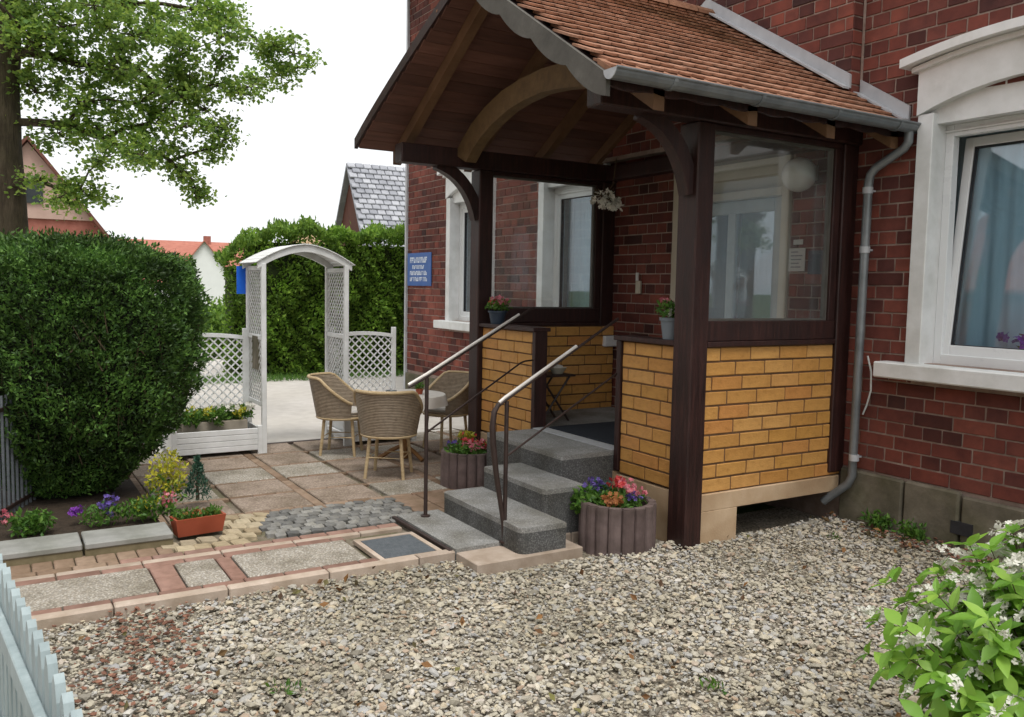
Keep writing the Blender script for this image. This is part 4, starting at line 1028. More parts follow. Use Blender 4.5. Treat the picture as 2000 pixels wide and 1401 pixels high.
# --- flowers and planters
def petals(name, P, m, r, parent):
    """small five-petal blossoms at points P"""
    V = []; F = []
    for p in P:
        ax = Vector(rdir(1, .9)[0]); u = ax.orthogonal().normalized(); v = ax.cross(u); s = r * rnd.uniform(.7, 1.2); a0 = rnd.uniform(0, 6)
        for k in range(5):
            t = a0 + 2 * PI * k / 5; d = u * math.cos(t) + v * math.sin(t); e = u * -math.sin(t) + v * math.cos(t); o = len(V); c = Vector(p)
            V += [c, c + d * s * .6 + e * s * .38 + ax * s * .15, c + d * s + ax * s * .05, c + d * s * .6 - e * s * .38 + ax * s * .15]; F += [(o, o + 1, o + 2), (o, o + 2, o + 3)]
    return link(bpy.data.objects.new(name, fast_mesh(name, [tuple(a) for a in V], F, m)), parent)
def planting(parent, c, r, h, spec, leaves=700, leafm='leaf_mid', size=(.025, .05), lname='foliage'):
    P = cloud(leaves, (c[0], c[1], c[2] + h * .45), (r, r, h * .55)); foliage(lname, P, M[leafm], size, .55, .4, parent)
    for m, dx, dy, dz, sp, cnt, pr in spec:
        P = cloud(cnt, (c[0] + dx, c[1] + dy, c[2] + dz), (sp, sp, sp * .5)); petals('blossoms', P, M[m], pr, parent)
def palisade(label, loc, r, h, n=17):
    t = thing('round_planter', label, 'planter', loc)
    for k in range(n):
        a = 2 * PI * k / n; w_ = 2 * PI * r / n * .485
        prof = [(w_ * math.cos(u), .022 * math.sin(u)) for u in np.linspace(0, PI, 7)] + [(-w_, -.03), (w_, -.03)]
        mb = MB(); mb.prism(prof, 2, -.06, h - .006 + rnd.uniform(-.004, .004)); mb.prism([(p[0] * .9, p[1] * .85) for p in prof], 2, h - .008, h)
        o = mb.build('stave', M['purple_concrete'], t); o.location = (r * math.cos(a), r * math.sin(a), 0); o.rotation_euler = (0, 0, a - PI / 2)
    mb = MB(); mb.lathe([(0, h - .04), (r * .5, h - .03), (r - .03, h - .045)], 20); mb.build('soil', M['soil'], t, True)
    return t
t = palisade('purple-brown palisade planter of red and violet flowers right of the steps', (-.245, -.315, -.02), .205, .255)
planting(t, (-.02, -.0, .22), .17, .08, [('pet_red', -.02, .02, .13, .06, 26, .018), ('pet_pink', .03, .06, .13, .05, 16, .018), ('pet_pink', .12, .06, .10, .06, 22, .016), ('pet_violet', -.15, -.05, .10, .08, 50, .014), ('pet_violet', .14, .02, .08, .05, 22, .014), ('pet_orange', .08, -.08, .06, .07, 90, .016)], 500)
P = cloud(420, (-.11, -.14, .23), (.10, .08, .085)); foliage('foliage', P, M['leaf_mid'], (.03, .055), .6, .4, t)
P = cloud(260, (-.17, .0, .26), (.08, .1, .09)); foliage('foliage', P, M['leaf_blue'], (.025, .045), .4, .5, t)
t = palisade('purple-brown palisade planter with pink flowers left of the steps', (-1.90, -.42, -.0), .19, .255)
planting(t, (0, 0, .22), .17, .09, [('pet_pink', .08, .02, .09, .10, 40, .018), ('pet_red', -.02, .0, .10, .12, 36, .016), ('pet_red', .12, .1, .09, .06, 14, .016), ('pet_violet', -.12, -.06, .07, .06, 22, .014)], 650)
def pot(label, loc, r, h, m, flowers, leaves=260, lm='leaf_mid', rim=True):
    t = thing('flower_pot', label, 'flower pot', loc)
    mb = MB(); mb.lathe([(0, 0), (r * .72, 0), (r * .95, h * .86), (r * 1.06, h * .86), (r * 1.06, h), (r * .95, h), (r * .9, h * .88), (0, h * .87)], 18); mb.build('pot', M[m], t, True)
    planting(t, (0, 0, h), r * 1.35, h * .8, flowers, leaves, lm, (.02, .045)); return t
pot('small dark pot of pink flowers on the left wall ledge', (-2.32, .055, Z1 + .033), .075, .105, 'plastic_dark', [('pet_pink', .03, 0, .08, .075, 34, .02), ('pet_red', .0, -.02, .07, .06, 16, .018)], 220, 'leaf_mid')
pot('grey-blue pot of pink and cream flowers on the right wall ledge', (-.245, .055, Z1 + .033), .07, .13, 'plastic_grey', [('pet_pink', -.06, -.0, .10, .04, 18, .02), ('petal_white', .02, -.02, .03, .05, 14, .02)], 240, 'leaf_mid')
pot('small pot of yellow-green and red plants beside the left porch post', (-2.36, -.22, .0), .1, .14, 'plastic_dark', [('pet_red', .03, .02, .08, .07, 40, .018), ('leaf_yellow', -.02, .04, .13, .08, 60, .02)], 300)
# cream dried flowers hung inside the porch
t = thing('hanging_flowers', 'bunch of cream dried flowers hanging below the porch beam', 'flowers', (-1.68, .62, 2.18))
mb = MB(); mb.tube([(0, 0, .0), (.02, .06, .10), (.0, .10, .30)], .004, 6); mb.build('string', M['twig'], t, True)
petals('blossoms', cloud(60, (0, .0, -.02), (.12, .10, .07)), M['petal_white'], .026, t); petals('blossoms', cloud(40, (.04, .05, -.06), (.08, .08, .06)), M['pet_pale'] if 'pet_pale' in M else M['petal_white'], .022, t)
foliage('leaves', cloud(80, (0, 0, .0), (.12, .1, .06)), M['twig'], (.03, .05), .4, .1, t)
# round lamp, notice, blue notice, key box on the house wall inside the porch
t = thing('globe_lamp', 'white globe wall lamp seen through the right porch window', 'lamp', (-.33, D - .002, 2.28))
mb = MB(); mb.box(-.035, .035, -.02, 0, -.05, .05, c=.004); mb.tube([(0, -.02, 0), (0, -.08, -.02)], .012, 8); mb.build('bracket', M['white_paint'], t)
mb = MB(); mb.lathe([(.115 * math.sin(u), -.115 * math.cos(u)) for u in np.linspace(.02, PI - .02, 16)], 24, (0, -.15, -.02)); mb.build('globe', M['lamp_glass'], t, True)
t = thing('notice_sheet', 'white paper notice on the bricks right of the house door', 'notice', (-.44, D - .003, 1.70))
mb = MB(); mb.box(-.07, .07, -.006, 0, -.08, .08); mb.build('sheet', M['paper'], t)
mb = MB()
for k in range(5): mb.box(-.05, rnd.uniform(.0, .05), -.0075, -.0062, .05 - k * .026, .058 - k * .026)
mb.build('printed_lines', M['plastic_grey'], t)
mb = MB(); mb.box(-.035, .045, -.006, 0, .105, .14); mb.build('name_plate', M['paper'], t)
t = MB(); t.box(-.34, -.21, D - .012, D - .003, 1.60, 1.76); tag(t.build('wall_plate', M['plastic_dark']), 'small dark blue plate beside the paper notice', 'plate')
t = thing('door_bell', 'small cream bell fitting on dark bricks left of the door', 'bell', (-2.13, D - .003, 1.50))
mb = MB(); mb.box(-.03, .03, -.025, 0, -.06, .05, c=.004); mb.build('case', M['cream'], t); mb = MB(); mb.tube([(0, -.03, .05), (0, -.03, .12)], .014, 8); mb.build('button', M['lamp_glass'], t, True)
# folding table on the landing with a bowl
t = thing('folding_table', 'small black folding table on the porch landing', 'table', (-2.02, .36, .415))
mb = MB(); mb.box(-.14, .14, -.17, .17, .36, .376, c=.003); mb.build('top', M['iron'], t)
for sx in (-.11, .11):
    mb = MB(); mb.tube([(sx, -.14, 0), (sx, .13, .36)], .009, 6); mb.build('leg', M['iron'], t); mb = MB(); mb.tube([(sx * .85, .14, 0), (sx * .85, -.13, .36)], .009, 6); mb.build('leg', M['iron'], t)
t = thing('bowl', 'cream bowl standing on the black folding table', 'bowl', (-1.98, .42, .792))
mb = MB(); mb.lathe([(0, 0), (.04, 0), (.075, .05), (.07, .05), (.04, .01), (0, .01)], 18); mb.build('dish', M['cream'], t, True); mb = MB(); mb.lathe([(.055, .035), (.04, .065), (0, .075)], 14); mb.build('filling', M['cushion'], t, True)
t = thing('watering_can', 'small grey can beside the bowl on the folding table', 'can', (-2.06, .27, .792))
mb = MB(); mb.lathe([(0, 0), (.035, 0), (.035, .10), (.015, .12), (.012, .19), (0, .19)], 14); mb.build('body', M['zinc'], t, True); mb = MB(); mb.tube([(.03, 0, .03), (.08, 0, .12)], .006, 6); mb.build('spout', M['zinc'], t)

# --- blue sign at the house corner with white lines of lettering
t = thing('blue_sign', 'blue enamel sign with white lettering at the far house corner', 'sign', (-6.60, D - .004, 1.69))
mb = MB(); mb.box(-.36, .36, -.014, 0, -.215, .215, c=.003); mb.build('plate', M['blue_sign'], t)
mb = MB()
def words(z, h, x0, x1, sp):
    x = x0
    while x < x1 - .02:
        w_ = rnd.uniform(.035, .06) * h / .08
        for (a, b, c, d) in rnd.choice([((0, .3, 0, 1), (.3, 1, .72, 1), (.3, .8, .4, .6)), ((0, .3, 0, 1), (.7, 1, 0, 1), (.3, .7, 0, .25)), ((0, 1, 0, .25), (0, .3, .25, 1), (.7, 1, .25, .7)), ((.35, .65, 0, 1), (0, 1, .75, .98))]):
            mb.box(x + a * w_, min(x + b * w_, x1), -.0165, -.0142, z + c * h, z + d * h)
        x += w_ * 1.22
        if rnd.random() < sp: x += w_ * .5
words(.085, .075, -.27, .27, 0); words(.005, .05, -.20, .18, .1); words(-.075, .055, -.27, .27, .25); words(-.155, .055, -.27, .27, .25)
mb.build('lettering', M['sign_white'], t)

# --- purple orchid inside the right window
t = thing('orchid', 'purple orchid on the inner sill of the white window', 'flower', (1.08, D + .20, 1.06))
mb = MB(); mb.lathe([(0, 0), (.04, 0), (.055, .08), (.05, .08), (0, .075)], 14); mb.build('pot', M['plastic_grey'], t, True)
mb = MB(); mb.tube([(0, 0, .08), (.01, 0, .14), (-.03, 0, .19), (-.09, .0, .20)], .004, 6); mb.build('stem', M['twig'], t)
petals('blossoms', cloud(26, (-.0, -.02, .17), (.08, .03, .05)), M['pet_purple'], .034, t); petals('blossoms', cloud(10, (-.14, -.01, .17), (.07, .02, .03)), M['pet_violet'], .028, t)
foliage('leaves', cloud(16, (0, 0, .09), (.05, .03, .02)), M['leaf_mid'], (.06, .1), .4, .3, t)

# ================================================================== PATIO FURNITURE
def chair(label, loc, rz):
    t = thing('rattan_chair', label, 'chair', loc, rz, 'rattan armchairs round the patio table')
    sh = .355
    mb = MB(); mb.lathe([(0, sh - .035), (.195, sh - .035), (.205, sh - .02), (.205, sh - .0), (0, sh)], 24); mb.build('seat', M['rattan'], t, True)
    mb = MB(); mb.lathe([(0, sh + .001), (.175, sh + .001), (.19, sh + .02), (.175, sh + .038), (0, sh + .045)], 24); mb.build('cushion', M['cushion'], t, True)
    # barrel shell: back at -y
    n = 28; V = []; tops = []
    for i in range(n + 1):
        a = math.radians(-215 + 250 * i / n)   # from one arm round the back to the other
        f = 1 - abs(2 * i / n - 1)
        zt = sh + .10 + .215 * min(1, (f * 1.9) ** 1.3) if f < .53 else sh + .315
        r0 = .215; r1 = .235 + .05 * (f ** .8)
        for k in range(6):
            u = k / 5; r = r0 + (r1 - r0) * u; V.append((r * math.cos(a), r * math.sin(a), sh - .02 + (zt - sh + .02) * u))
        tops.append(Vector(V[-1]) + Vector((0, 0, .004)))
    F = [(i * 6 + k, (i + 1) * 6 + k, (i + 1) * 6 + k + 1, i * 6 + k + 1) for i in range(n) for k in range(5)]
    V2 = [(x * .955, y * .955, z) for x, y, z in V]; m = len(V)
    F2 = F + [tuple(j + m for j in f[::-1]) for f in F]
    mb = MB(); mb.add(V + V2, F2); mb.build('backrest', M['rattan'], t, True)
    mb = MB(); mb.tube([Vector((.195, .13, sh - .03))] + tops + [Vector((-.195, .13, sh - .03))] if False else tops, .0135, 8); mb.build('rim', M['cane'], t, True)
    mb = MB(); mb.tube([(.207 * math.cos(u), .207 * math.sin(u), sh - .028) for u in np.linspace(0, 2 * PI, 25)[:-1]], .012, 8, closed=True); mb.build('seat_ring', M['cane'], t, True)
    for i, a in enumerate((45, 135, 225, 315)):
        c_, s_ = math.cos(math.radians(a)), math.sin(math.radians(a))
        mb = MB(); mb.tube([(.17 * c_, .17 * s_, sh - .03), (.185 * c_, .185 * s_, .18), (.21 * c_, .21 * s_, 0)], [.0145, .0135, .0125], 8); mb.build('leg', M['cane'], t, True)
    mb = MB(); mb.tube([(.188 * math.cos(math.radians(a)), .188 * math.sin(math.radians(a)), .16) for a in (45, 135, 225, 315)], .008, 6, closed=True); mb.build('stretcher', M['cane'], t, True)
    return t
def face(dx, dy): return math.atan2(-dx, dy)          # local +y looks along (dx,dy)
chair('rattan chair nearest the handrail, its back to the viewer', (-2.42, -.84, .003), face(-.80, .60))
chair('rattan chair turned sideways on the arbor side of the table', (-3.42, -.86, .003), face(.55, .83))
chair('rattan chair facing the viewer beside the house wall', (-3.22, .06, .003), face(.1, -1))
t = thing('patio_table', 'round patio table with pale cloth between the rattan chairs', 'table', (-2.98, -.46, .003))
mb = MB(); mb.lathe([(0, .525), (.33, .525), (.34, .535), (.34, .548), (0, .55)], 32); mb.build('top', M['brown_wood'], t, True)
mb = MB(); pr2 = [(.345 + .008 * math.sin(k * 1.0), 0) for k in range(4)]
V = []; n = 48
for r, z in ((0, .553), (.30, .553), (.345, .552), (.352, .54), (.36, .50), (.366, .465)):
    for k in range(n):
        a = 2 * PI * k / n; q = (1 + .03 * math.sin(a * 9) * (1 if z < .54 else 0)); V.append((r * q * math.cos(a), r * q * math.sin(a), z))
F = [(i * n + k, i * n + (k + 1) % n, (i + 1) * n + (k + 1) % n, (i + 1) * n + k) for i in range(5) for k in range(n)]
mb = MB(); mb.add(V, F); cl_ = mb.build('tablecloth', M['cloth_white'], None, True); cl_.location = (-2.98, -.46, .004)
tag(cl_, 'pale cloth draped over the round patio table', 'tablecloth')
mb = MB(); mb.lathe([(.035, .0), (.03, .1), (.04, .3), (.05, .52)], 14); mb.build('pedestal', M['brown_wood'], t, True)
for a in (20, 140, 260):
    mb = MB(); mb.tube([(0, 0, .12), (.12 * math.cos(math.radians(a)), .12 * math.sin(math.radians(a)), .07), (.22 * math.cos(math.radians(a)), .22 * math.sin(math.radians(a)), .01)], .018, 8); mb.build('foot', M['brown_wood'], t, True)
t = thing('table_plant', 'tiny pot plant standing on the patio table', 'plant', (-2.90, -.36, .556))
mb = MB(); mb.lathe([(0, 0), (.025, 0), (.035, .05), (0, .05)], 12); mb.build('pot', M['terracotta'], t, True); foliage('foliage', cloud(90, (0, 0, .07), (.05, .05, .03)), M['leaf_mid'], (.02, .035), .5, .5, t)
t = thing('ashtray', 'small glass dish on the patio table cloth', 'dish', (-3.06, -.55, .556))
mb = MB(); mb.lathe([(0, 0), (.04, 0), (.05, .025), (.04, .025), (.03, .01), (0, .01)], 16); mb.build('dish', M['zinc'], t, True)

# ================================================================== WHITE ARBOR WITH TRELLIS PLANTERS
arb = thing('garden_arbor', 'white arched garden arbor with lattice sides and planter boxes', 'arbor', (-3.95, -1.06, 0))
OX, OY = 3.95, 1.06
XF, XBK, YL, YR = -3.72, -4.22, -1.45, -.71
def bx(x0, x1, y0, y1, z0, z1, nm, m='white_paint', c=.003, par=None):
    mb = MB(); mb.box(x0 + OX, x1 + OX, y0 + OY, y1 + OY, z0, z1, c=c); return mb.build(nm, M[m], par or arb)
for yy, zt in ((YL, 1.64), (YR, 1.64)):
    for xx in (XF, XBK): bx(xx - .02, xx + .02, yy - .02, yy + .02, -.02, zt, 'post')
    for z in (.10, .42, 1.0, 1.60): bx(XBK + .02, XF - .02, yy - .012, yy + .012, z - .02, z + .02, 'side_rail')
def clip_line(u0, v0, du, dv, a0, a1, b0, b1):
    t0, t1 = -1e9, 1e9
    for p, d, lo, hi in ((u0, du, a0, a1), (v0, dv, b0, b1)):
        if abs(d) < 1e-9:
            if p < lo or p > hi: return None
        else:
            q = sorted(((lo - p) / d, (hi - p) / d)); t0 = max(t0, q[0]); t1 = min(t1, q[1])
    return (t0, t1) if t1 - t0 > .03 else None
def lattice(par, a0, a1, z0, z1, const, axis, step, wd=.0125, topf=None):
    """diagonal slats, two layers"""
    for sg, off in ((1, -.0035), (-1, .0035)):
        k = -40
        while k < 60:
            c = (a0 + k * step, z0); r = clip_line(c[0], c[1], 1, sg, a0, a1, z0, z1); k += 1
            if not r: continue
            u0, v0, u1, v1 = c[0] + r[0], c[1] + sg * r[0], c[0] + r[1], c[1] + sg * r[1]
            if topf:
                def cut(u, v): return min(v, topf(u))
                v0, v1 = cut(u0, v0), cut(u1, v1)
            mb = MB()
            if axis == 'y': mb.bar((u0 + OX, const + off + OY, v0), (u1 + OX, const + off + OY, v1), .006, wd, .001)
            else: mb.bar((const + off + OX, u0 + OY, v0), (const + off + OX, u1 + OY, v1), .006, wd, .001, up=(0, 0, 1))
            mb.build('slat', M['white_paint'], par)
for yy in (YL, YR):
    e = part_empty('side_lattice', arb); lattice(e, XBK + .02, XF - .02, 1.02, 1.58, yy, 'y', .062)
    e = part_empty('side_lattice', arb); lattice(e, XBK + .02, XF - .02, .44, .98, yy, 'y', .062)
# arched top: two bows joined by slats
bow = []
for i in range(17):
    t = i / 16; yy = YL - .05 + (YR - YL + .10) * t; s_ = abs(2 * t - 1)
    z = 1.625 + .155 * (1 - s_ ** 1.7) ; bow.append((yy + OY, z))
for xx in (XF, XBK):
    mb = MB(); mb.strip([(a, b + .03) for a, b in bow], [(a, b - .03) for a, b in bow], 0, xx - .016 + OX, xx + .016 + OX); mb.build('bow', M['white_paint'], arb)
for i in range(17):
    a, b = bow[i]; j = min(i + 1, 16); i0 = max(i - 1, 0); ang = math.atan2(bow[j][1] - bow[i0][1], bow[j][0] - bow[i0][0])
    mb = MB(); V, F = cbox(XF - XBK + .06, .056, .009, .002); Mx = T((XF + XBK) / 2 + OX, a, b + .034) @ RX(ang); mb.add([Mx @ Vector(v) for v in V], F); mb.build('roof_slat', M['white_paint'], arb)
# planter boxes with trellis, one each side
def trellis_box(y0, y1, label_plants):
    for k in range(4): bx(XF - .012, XF + .008, y0 + .03, y1 - .03, .035 + k * .048, .035 + k * .048 + .045, 'plank')
    for k in range(4): bx(XBK - .008, XBK + .012, y0 + .03, y1 - .03, .035 + k * .048, .035 + k * .048 + .045, 'plank')
    for yy in (y0 + .012, y1 - .012):
        bx(XF - .02, XF + .018, yy - .02, yy + .02, -.02, .245, 'box_post'); bx(XBK + .03, XF - .02, yy - .008, yy + .008, .035, .225, 'end_board')
    bx(XBK + .02, XF - .02, y0 + .035, y1 - .035, .12, .155, 'soil', 'soil')
    bx(XBK + .12, XF - .10, y0 + .09, y1 - .09, .157, .285, 'trough', 'trough')
    for yy in (y0 + .01, y1 - .01): bx(XBK - .02, XBK + .02, yy - .02, yy + .02, -.02, 1.06, 'trellis_post')
    mid = (y0 + y1) / 2; hw = (y1 - y0) / 2
    tf = lambda u: .99 - .03 * ((u - mid) / hw) ** 2
    e = part_empty('trellis', arb); lattice(e, y0 + .03, y1 - .03, .30, .985, XBK, 'x', .075, .013, tf)
    top = []; bot = []
    for i in range(11):
        u = y0 + .03 + (y1 - y0 - .06) * i / 10; top.append((u + OY, tf(u) + .03)); bot.append((u + OY, tf(u) - .005))
    mb = MB(); mb.strip(top, bot, 0, XBK - .014 + OX, XBK + .014 + OX); mb.build('top_rail', M['white_paint'], arb)
    bx(XBK - .013, XBK + .013, y0 + .03, y1 - .03, .275, .305, 'lower_rail')
trellis_box(-2.20, YL - .025, ''); trellis_box(YR + .025, -.02, '')
t = thing('box_plants', 'low yellow-green and white flowering plants in the left trellis box', 'plants', (-3.95, -1.83, .275))
foliage('foliage', np.concatenate([cloud(160, (rnd.uniform(-.12, .18), -.30 + .1 * k, .05), (.09, .07, .07)) for k in range(7)]), M['leaf_mid'], (.03, .06), .5, .6, t)
foliage('foliage', np.concatenate([cloud(90, (.1, q, .08), (.09, .06, .05)) for q in (-.2, -.05, .2)]), M['leaf_yellow'], (.025, .045), .5, .6, t)
petals('blossoms', np.concatenate([cloud(16, (.1, q, .12), (.08, .06, .04)) for q in (-.3, .05, .16, .3)]), M['petal_white'], .024, t)
t = MB(); t.box(-.004, .004, -.045, .045, -.13, .12); fo = t.build('blue_pennant', M['blue_flag']); fo.location = (-4.26, -1.50, 1.50)
tag(fo, 'bright blue plate hung on the left arbor post', 'plate')
t = MB(); t.box(-.23, .23, -.012, .012, -.15, .15, c=.004); o = t.build('letter_box', M['plinth']); o.scale = (.42, 1, 1); o.location = (-3.96, YL + .0, .86); o.rotation_euler = (0, 0, 0)
tag(o, 'dark narrow panel set in the left arbor side', 'panel')

# ================================================================== FLOWER BED AND LEFT SIDE
bed = sheet('bed_soil', -3.1, -1.50, -5.6, -2.62, .05, M['soil'])
for y0, y1 in ((-5.6, -4.55), (-4.54, -3.52), (-3.51, -3.055), (-3.05, -2.60)):
    t = thing('bed_kerb', {-5.6: 'farthest left concrete kerb of the flower bed', -4.54: 'concrete kerb of the bed outside the frame', -3.51: 'grey concrete kerb block at the left picture edge', -3.05: 'grey concrete kerb block ending beside the terracotta box'}[y0], 'kerb', (-1.41, (y0 + y1) / 2, 0))
    h = (y1 - y0) / 2 - .004
    mb = MB(); mb.box(-.16, .105, -h, h, .038, .072, c=.006); mb.build('block', M['concrete'], t); mb = MB(); mb.box(-.15, .098, -h, h, -.03, .0375, c=.005); mb.build('footing', M['mossy'], t)
t = thing('terracotta_box', 'terracotta window box with low green plants at the bed corner', 'planter', (-1.50, -2.435, .003), .12)
t.scale = (.85, .85, .9)
mb = MB(); q = .055
V = [(-.055, -.15, 0), (.055, -.15, 0), (.055, .15, 0), (-.055, .15, 0), (-.075, -.17, .115), (.075, -.17, .115), (.075, .17, .115), (-.075, .17, .115), (-.062, -.155, .115), (.062, -.155, .115), (.062, .155, .115), (-.062, .155, .115), (-.06, -.15, .09), (.06, -.15, .09), (.06, .15, .09), (-.06, .15, .09)]
F = [(0, 3, 2, 1), (0, 1, 5, 4), (1, 2, 6, 5), (2, 3, 7, 6), (3, 0, 4, 7), (4, 5, 9, 8), (5, 6, 10, 9), (6, 7, 11, 10), (7, 4, 8, 11), (8, 9, 13, 12), (9, 10, 14, 13), (10, 11, 15, 14), (11, 8, 12, 15), (12, 13, 14, 15)]
mb.add(V, F); mb.build('box', M['terracotta'], t)
foliage('foliage', np.concatenate([cloud(90, (0, -.12 + .06 * k, .12), (.06, .05, .035)) for k in range(5)]), M['leaf_mid'], (.02, .04), .5, .6, t)
petals('blossoms', cloud(14, (.02, -.02, .14), (.05, .1, .02)), M['pet_orange'], .014, t)
def bedplant(name, label, cat, loc, clumps, flowers=()):
    t = thing(name, label, cat, loc)
    for (n_, c, r, m, sz_, w_, up) in clumps: foliage('foliage', cloud(n_, c, r), M[m], sz_, w_, up, t)
    for (n_, c, r, m, s_) in flowers: petals('blossoms', cloud(n_, c, r), M[m], s_, t)
    return t
bedplant('yellow_shrub', 'bright yellow leafy shrub at the right foot of the hedge', 'shrub', (-2.02, -2.52, .05), [(420, (0, 0, .20), (.10, .12, .17), 'leaf_yellow', (.025, .045), .5, .5), (120, (0, 0, .1), (.1, .12, .1), 'leaf_mid', (.025, .045), .5, .5)])
t = thing('dwarf_conifer', 'small blue-green cone conifer beside the yellow shrub', 'conifer', (-2.10, -2.32, .05))
n_ = 900; u = rng.random(n_); a = rng.random(n_) * 2 * PI; rr = .085 * (1 - u ** 1.2) * rng.uniform(.6, 1.05, n_)
foliage('foliage', np.column_stack([rr * np.cos(a), rr * np.sin(a), .01 + .27 * u]), M['leaf_blue'], (.02, .035), .3, 1.2, t)
mb = MB(); mb.tube([(0, 0, 0), (0, 0, .22)], [.012, .004], 6); mb.build('stem', M['bark'], t)
bedplant('violet_flowers', 'clump of violet flowers in the middle of the bed', 'flowers', (-1.69, -2.93, .06), [(240, (0, 0, .06), (.08, .12, .07), 'leaf_mid', (.025, .045), .4, .8)], [(60, (0, .04, .12), (.05, .06, .07), 'pet_violet', .014), (34, (-.1, -.12, .08), (.05, .05, .03), 'pet_purple', .014)])
bedplant('bed_greens', 'pale green plants behind the right kerb block', 'plants', (-1.69, -2.70, .06), [(420, (0, 0, .07), (.08, .14, .07), 'leaf_mid', (.02, .045), .5, .6), (90, (0, .02, .10), (.06, .10, .05), 'leaf_yellow', (.02, .03), .5, .6)])
bedplant('pink_bedding', 'small pale pink bedding flowers by the terracotta box', 'flowers', (-1.66, -2.57, .06), [(120, (0, 0, .06), (.05, .05, .06), 'leaf_mid', (.02, .04), .5, .6)], [(46, (0, 0, .12), (.05, .05, .07), 'pet_pink', .012)])
bedplant('bed_greens', 'bright green clump with pale flowers at the left bed end', 'plants', (-1.69, -3.30, .06), [(420, (0, .02, .06), (.08, .12, .07), 'leaf_mid', (.025, .05), .5, .6)], [(20, (0, -.10, .11), (.04, .04, .05), 'pet_pink', .014), (8, (.0, -.15, .12), (.02, .02, .02), 'petal_white', .018)])

# --- big clipped yew hedge bush
yew = thing('yew_bush', 'large dark green clipped yew bush left of the path', 'bush', (-2.72, -2.98, .05))
def yew_r(z):
    q = np.clip((z - .02) / .95, 0, 1); return .37 + .63 * q * (2 - q)
def yew_surface(n, depth):
    a = rng.random(n) * 2 * PI; z = .02 + 1.66 * rng.random(n) ** .85
    cap = rng.random(n) < .24
    ex = .62 * np.ones(n); c, s_ = np.cos(a), np.sin(a)
    rad = 1 / (np.abs(c) ** 2.6 + np.abs(s_) ** 2.6) ** (1 / 2.6)
    rz_ = yew_r(z) * np.where(z > 1.42, np.sqrt(np.clip(1 - ((z - 1.42) / .33) ** 2 * .45, .1, 1)), 1)
    q = np.where(cap, np.sqrt(rng.random(n)), 1.0)
    z = np.where(cap, 1.70 + .02 * np.cos(q * 1.5) - .16 * q ** 4, z)
    bump = 1 + .085 * np.sin(a * 5 + z * 6) * np.cos(z * 7 + a * 3) + .065 * np.sin(a * 13 + z * 17) * np.sin(z * 23 - a * 4) + .02 * np.sin(a * 37 + z * 51)
    r = rad * np.where(cap, .88 * q, rz_) * bump * (1 - depth * rng.random(n) ** 2)
    return np.column_stack([.66 * r * c, .745 * r * s_ - .07 * (1 - np.clip(z / 1.0, 0, 1)), .95 * (z + np.where(cap, rng.normal(0, .035, n), 0))]), np.column_stack([c * .8, s_, np.where(cap, 2.0, .25)])
P, O = yew_surface(120000, .22)
A = unit(unit(O) * .9 + rng.normal(size=P.shape) * .75 + np.array([0, 0, .35]))
ln = rng.uniform(.016, .042, len(P)); V, F = leaf_arrays(P, A, rdir(len(P), .5), ln, ln * .45)
link(bpy.data.objects.new('foliage', fast_mesh('foliage', V, F, M['yew'])), yew)
P, O = yew_surface(500, .02); A = unit(unit(O) * .8 + rng.normal(size=P.shape) * .35 + np.array([0, 0, .9]))
V, F = leaf_arrays(P, A, rdir(len(P)), rng.uniform(.05, .08, len(P)), .014); tag(link(bpy.data.objects.new('shoots', fast_mesh('shoots', V, F, M['yew'])), yew), kind='stuff')
P, O = yew_surface(1, .0); tw = MB()
for k in range(150):
    a_ = rnd.uniform(-1.3, 1.6); z_ = rnd.uniform(.05, 1.15); r_ = float(yew_r(np.array(z_))) * rnd.uniform(.86, .99); p0 = Vector((.66 * r_ * math.cos(a_), .80 * r_ * math.sin(a_), .95 * z_))
    dv = Vector((rnd.uniform(-.3, .5) * math.cos(a_), rnd.uniform(-.5, .5), rnd.uniform(.5, 1))).normalized() * rnd.uniform(.08, .26); tw.tube([p0, p0 + dv * .5 + Vector((rnd.uniform(-.01, .01), rnd.uniform(-.01, .01), 0)), p0 + dv], [.005, .0035, .0015], 5, cap=False)
tag(tw.build('twigs', M['twig'], yew), kind='stuff')
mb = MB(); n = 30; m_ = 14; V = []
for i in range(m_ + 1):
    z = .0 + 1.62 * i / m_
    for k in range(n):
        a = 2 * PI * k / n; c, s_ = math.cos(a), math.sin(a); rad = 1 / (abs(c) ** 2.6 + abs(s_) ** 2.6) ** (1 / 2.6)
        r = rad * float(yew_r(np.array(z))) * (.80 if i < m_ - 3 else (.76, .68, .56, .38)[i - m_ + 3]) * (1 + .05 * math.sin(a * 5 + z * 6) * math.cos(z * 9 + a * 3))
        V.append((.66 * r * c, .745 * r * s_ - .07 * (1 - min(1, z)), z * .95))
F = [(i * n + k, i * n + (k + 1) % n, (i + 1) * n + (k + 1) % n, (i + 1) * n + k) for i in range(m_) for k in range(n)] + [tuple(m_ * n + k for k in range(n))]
mb.add(V, F); mb.build('inner_branches', M['yew_core'], yew, True)

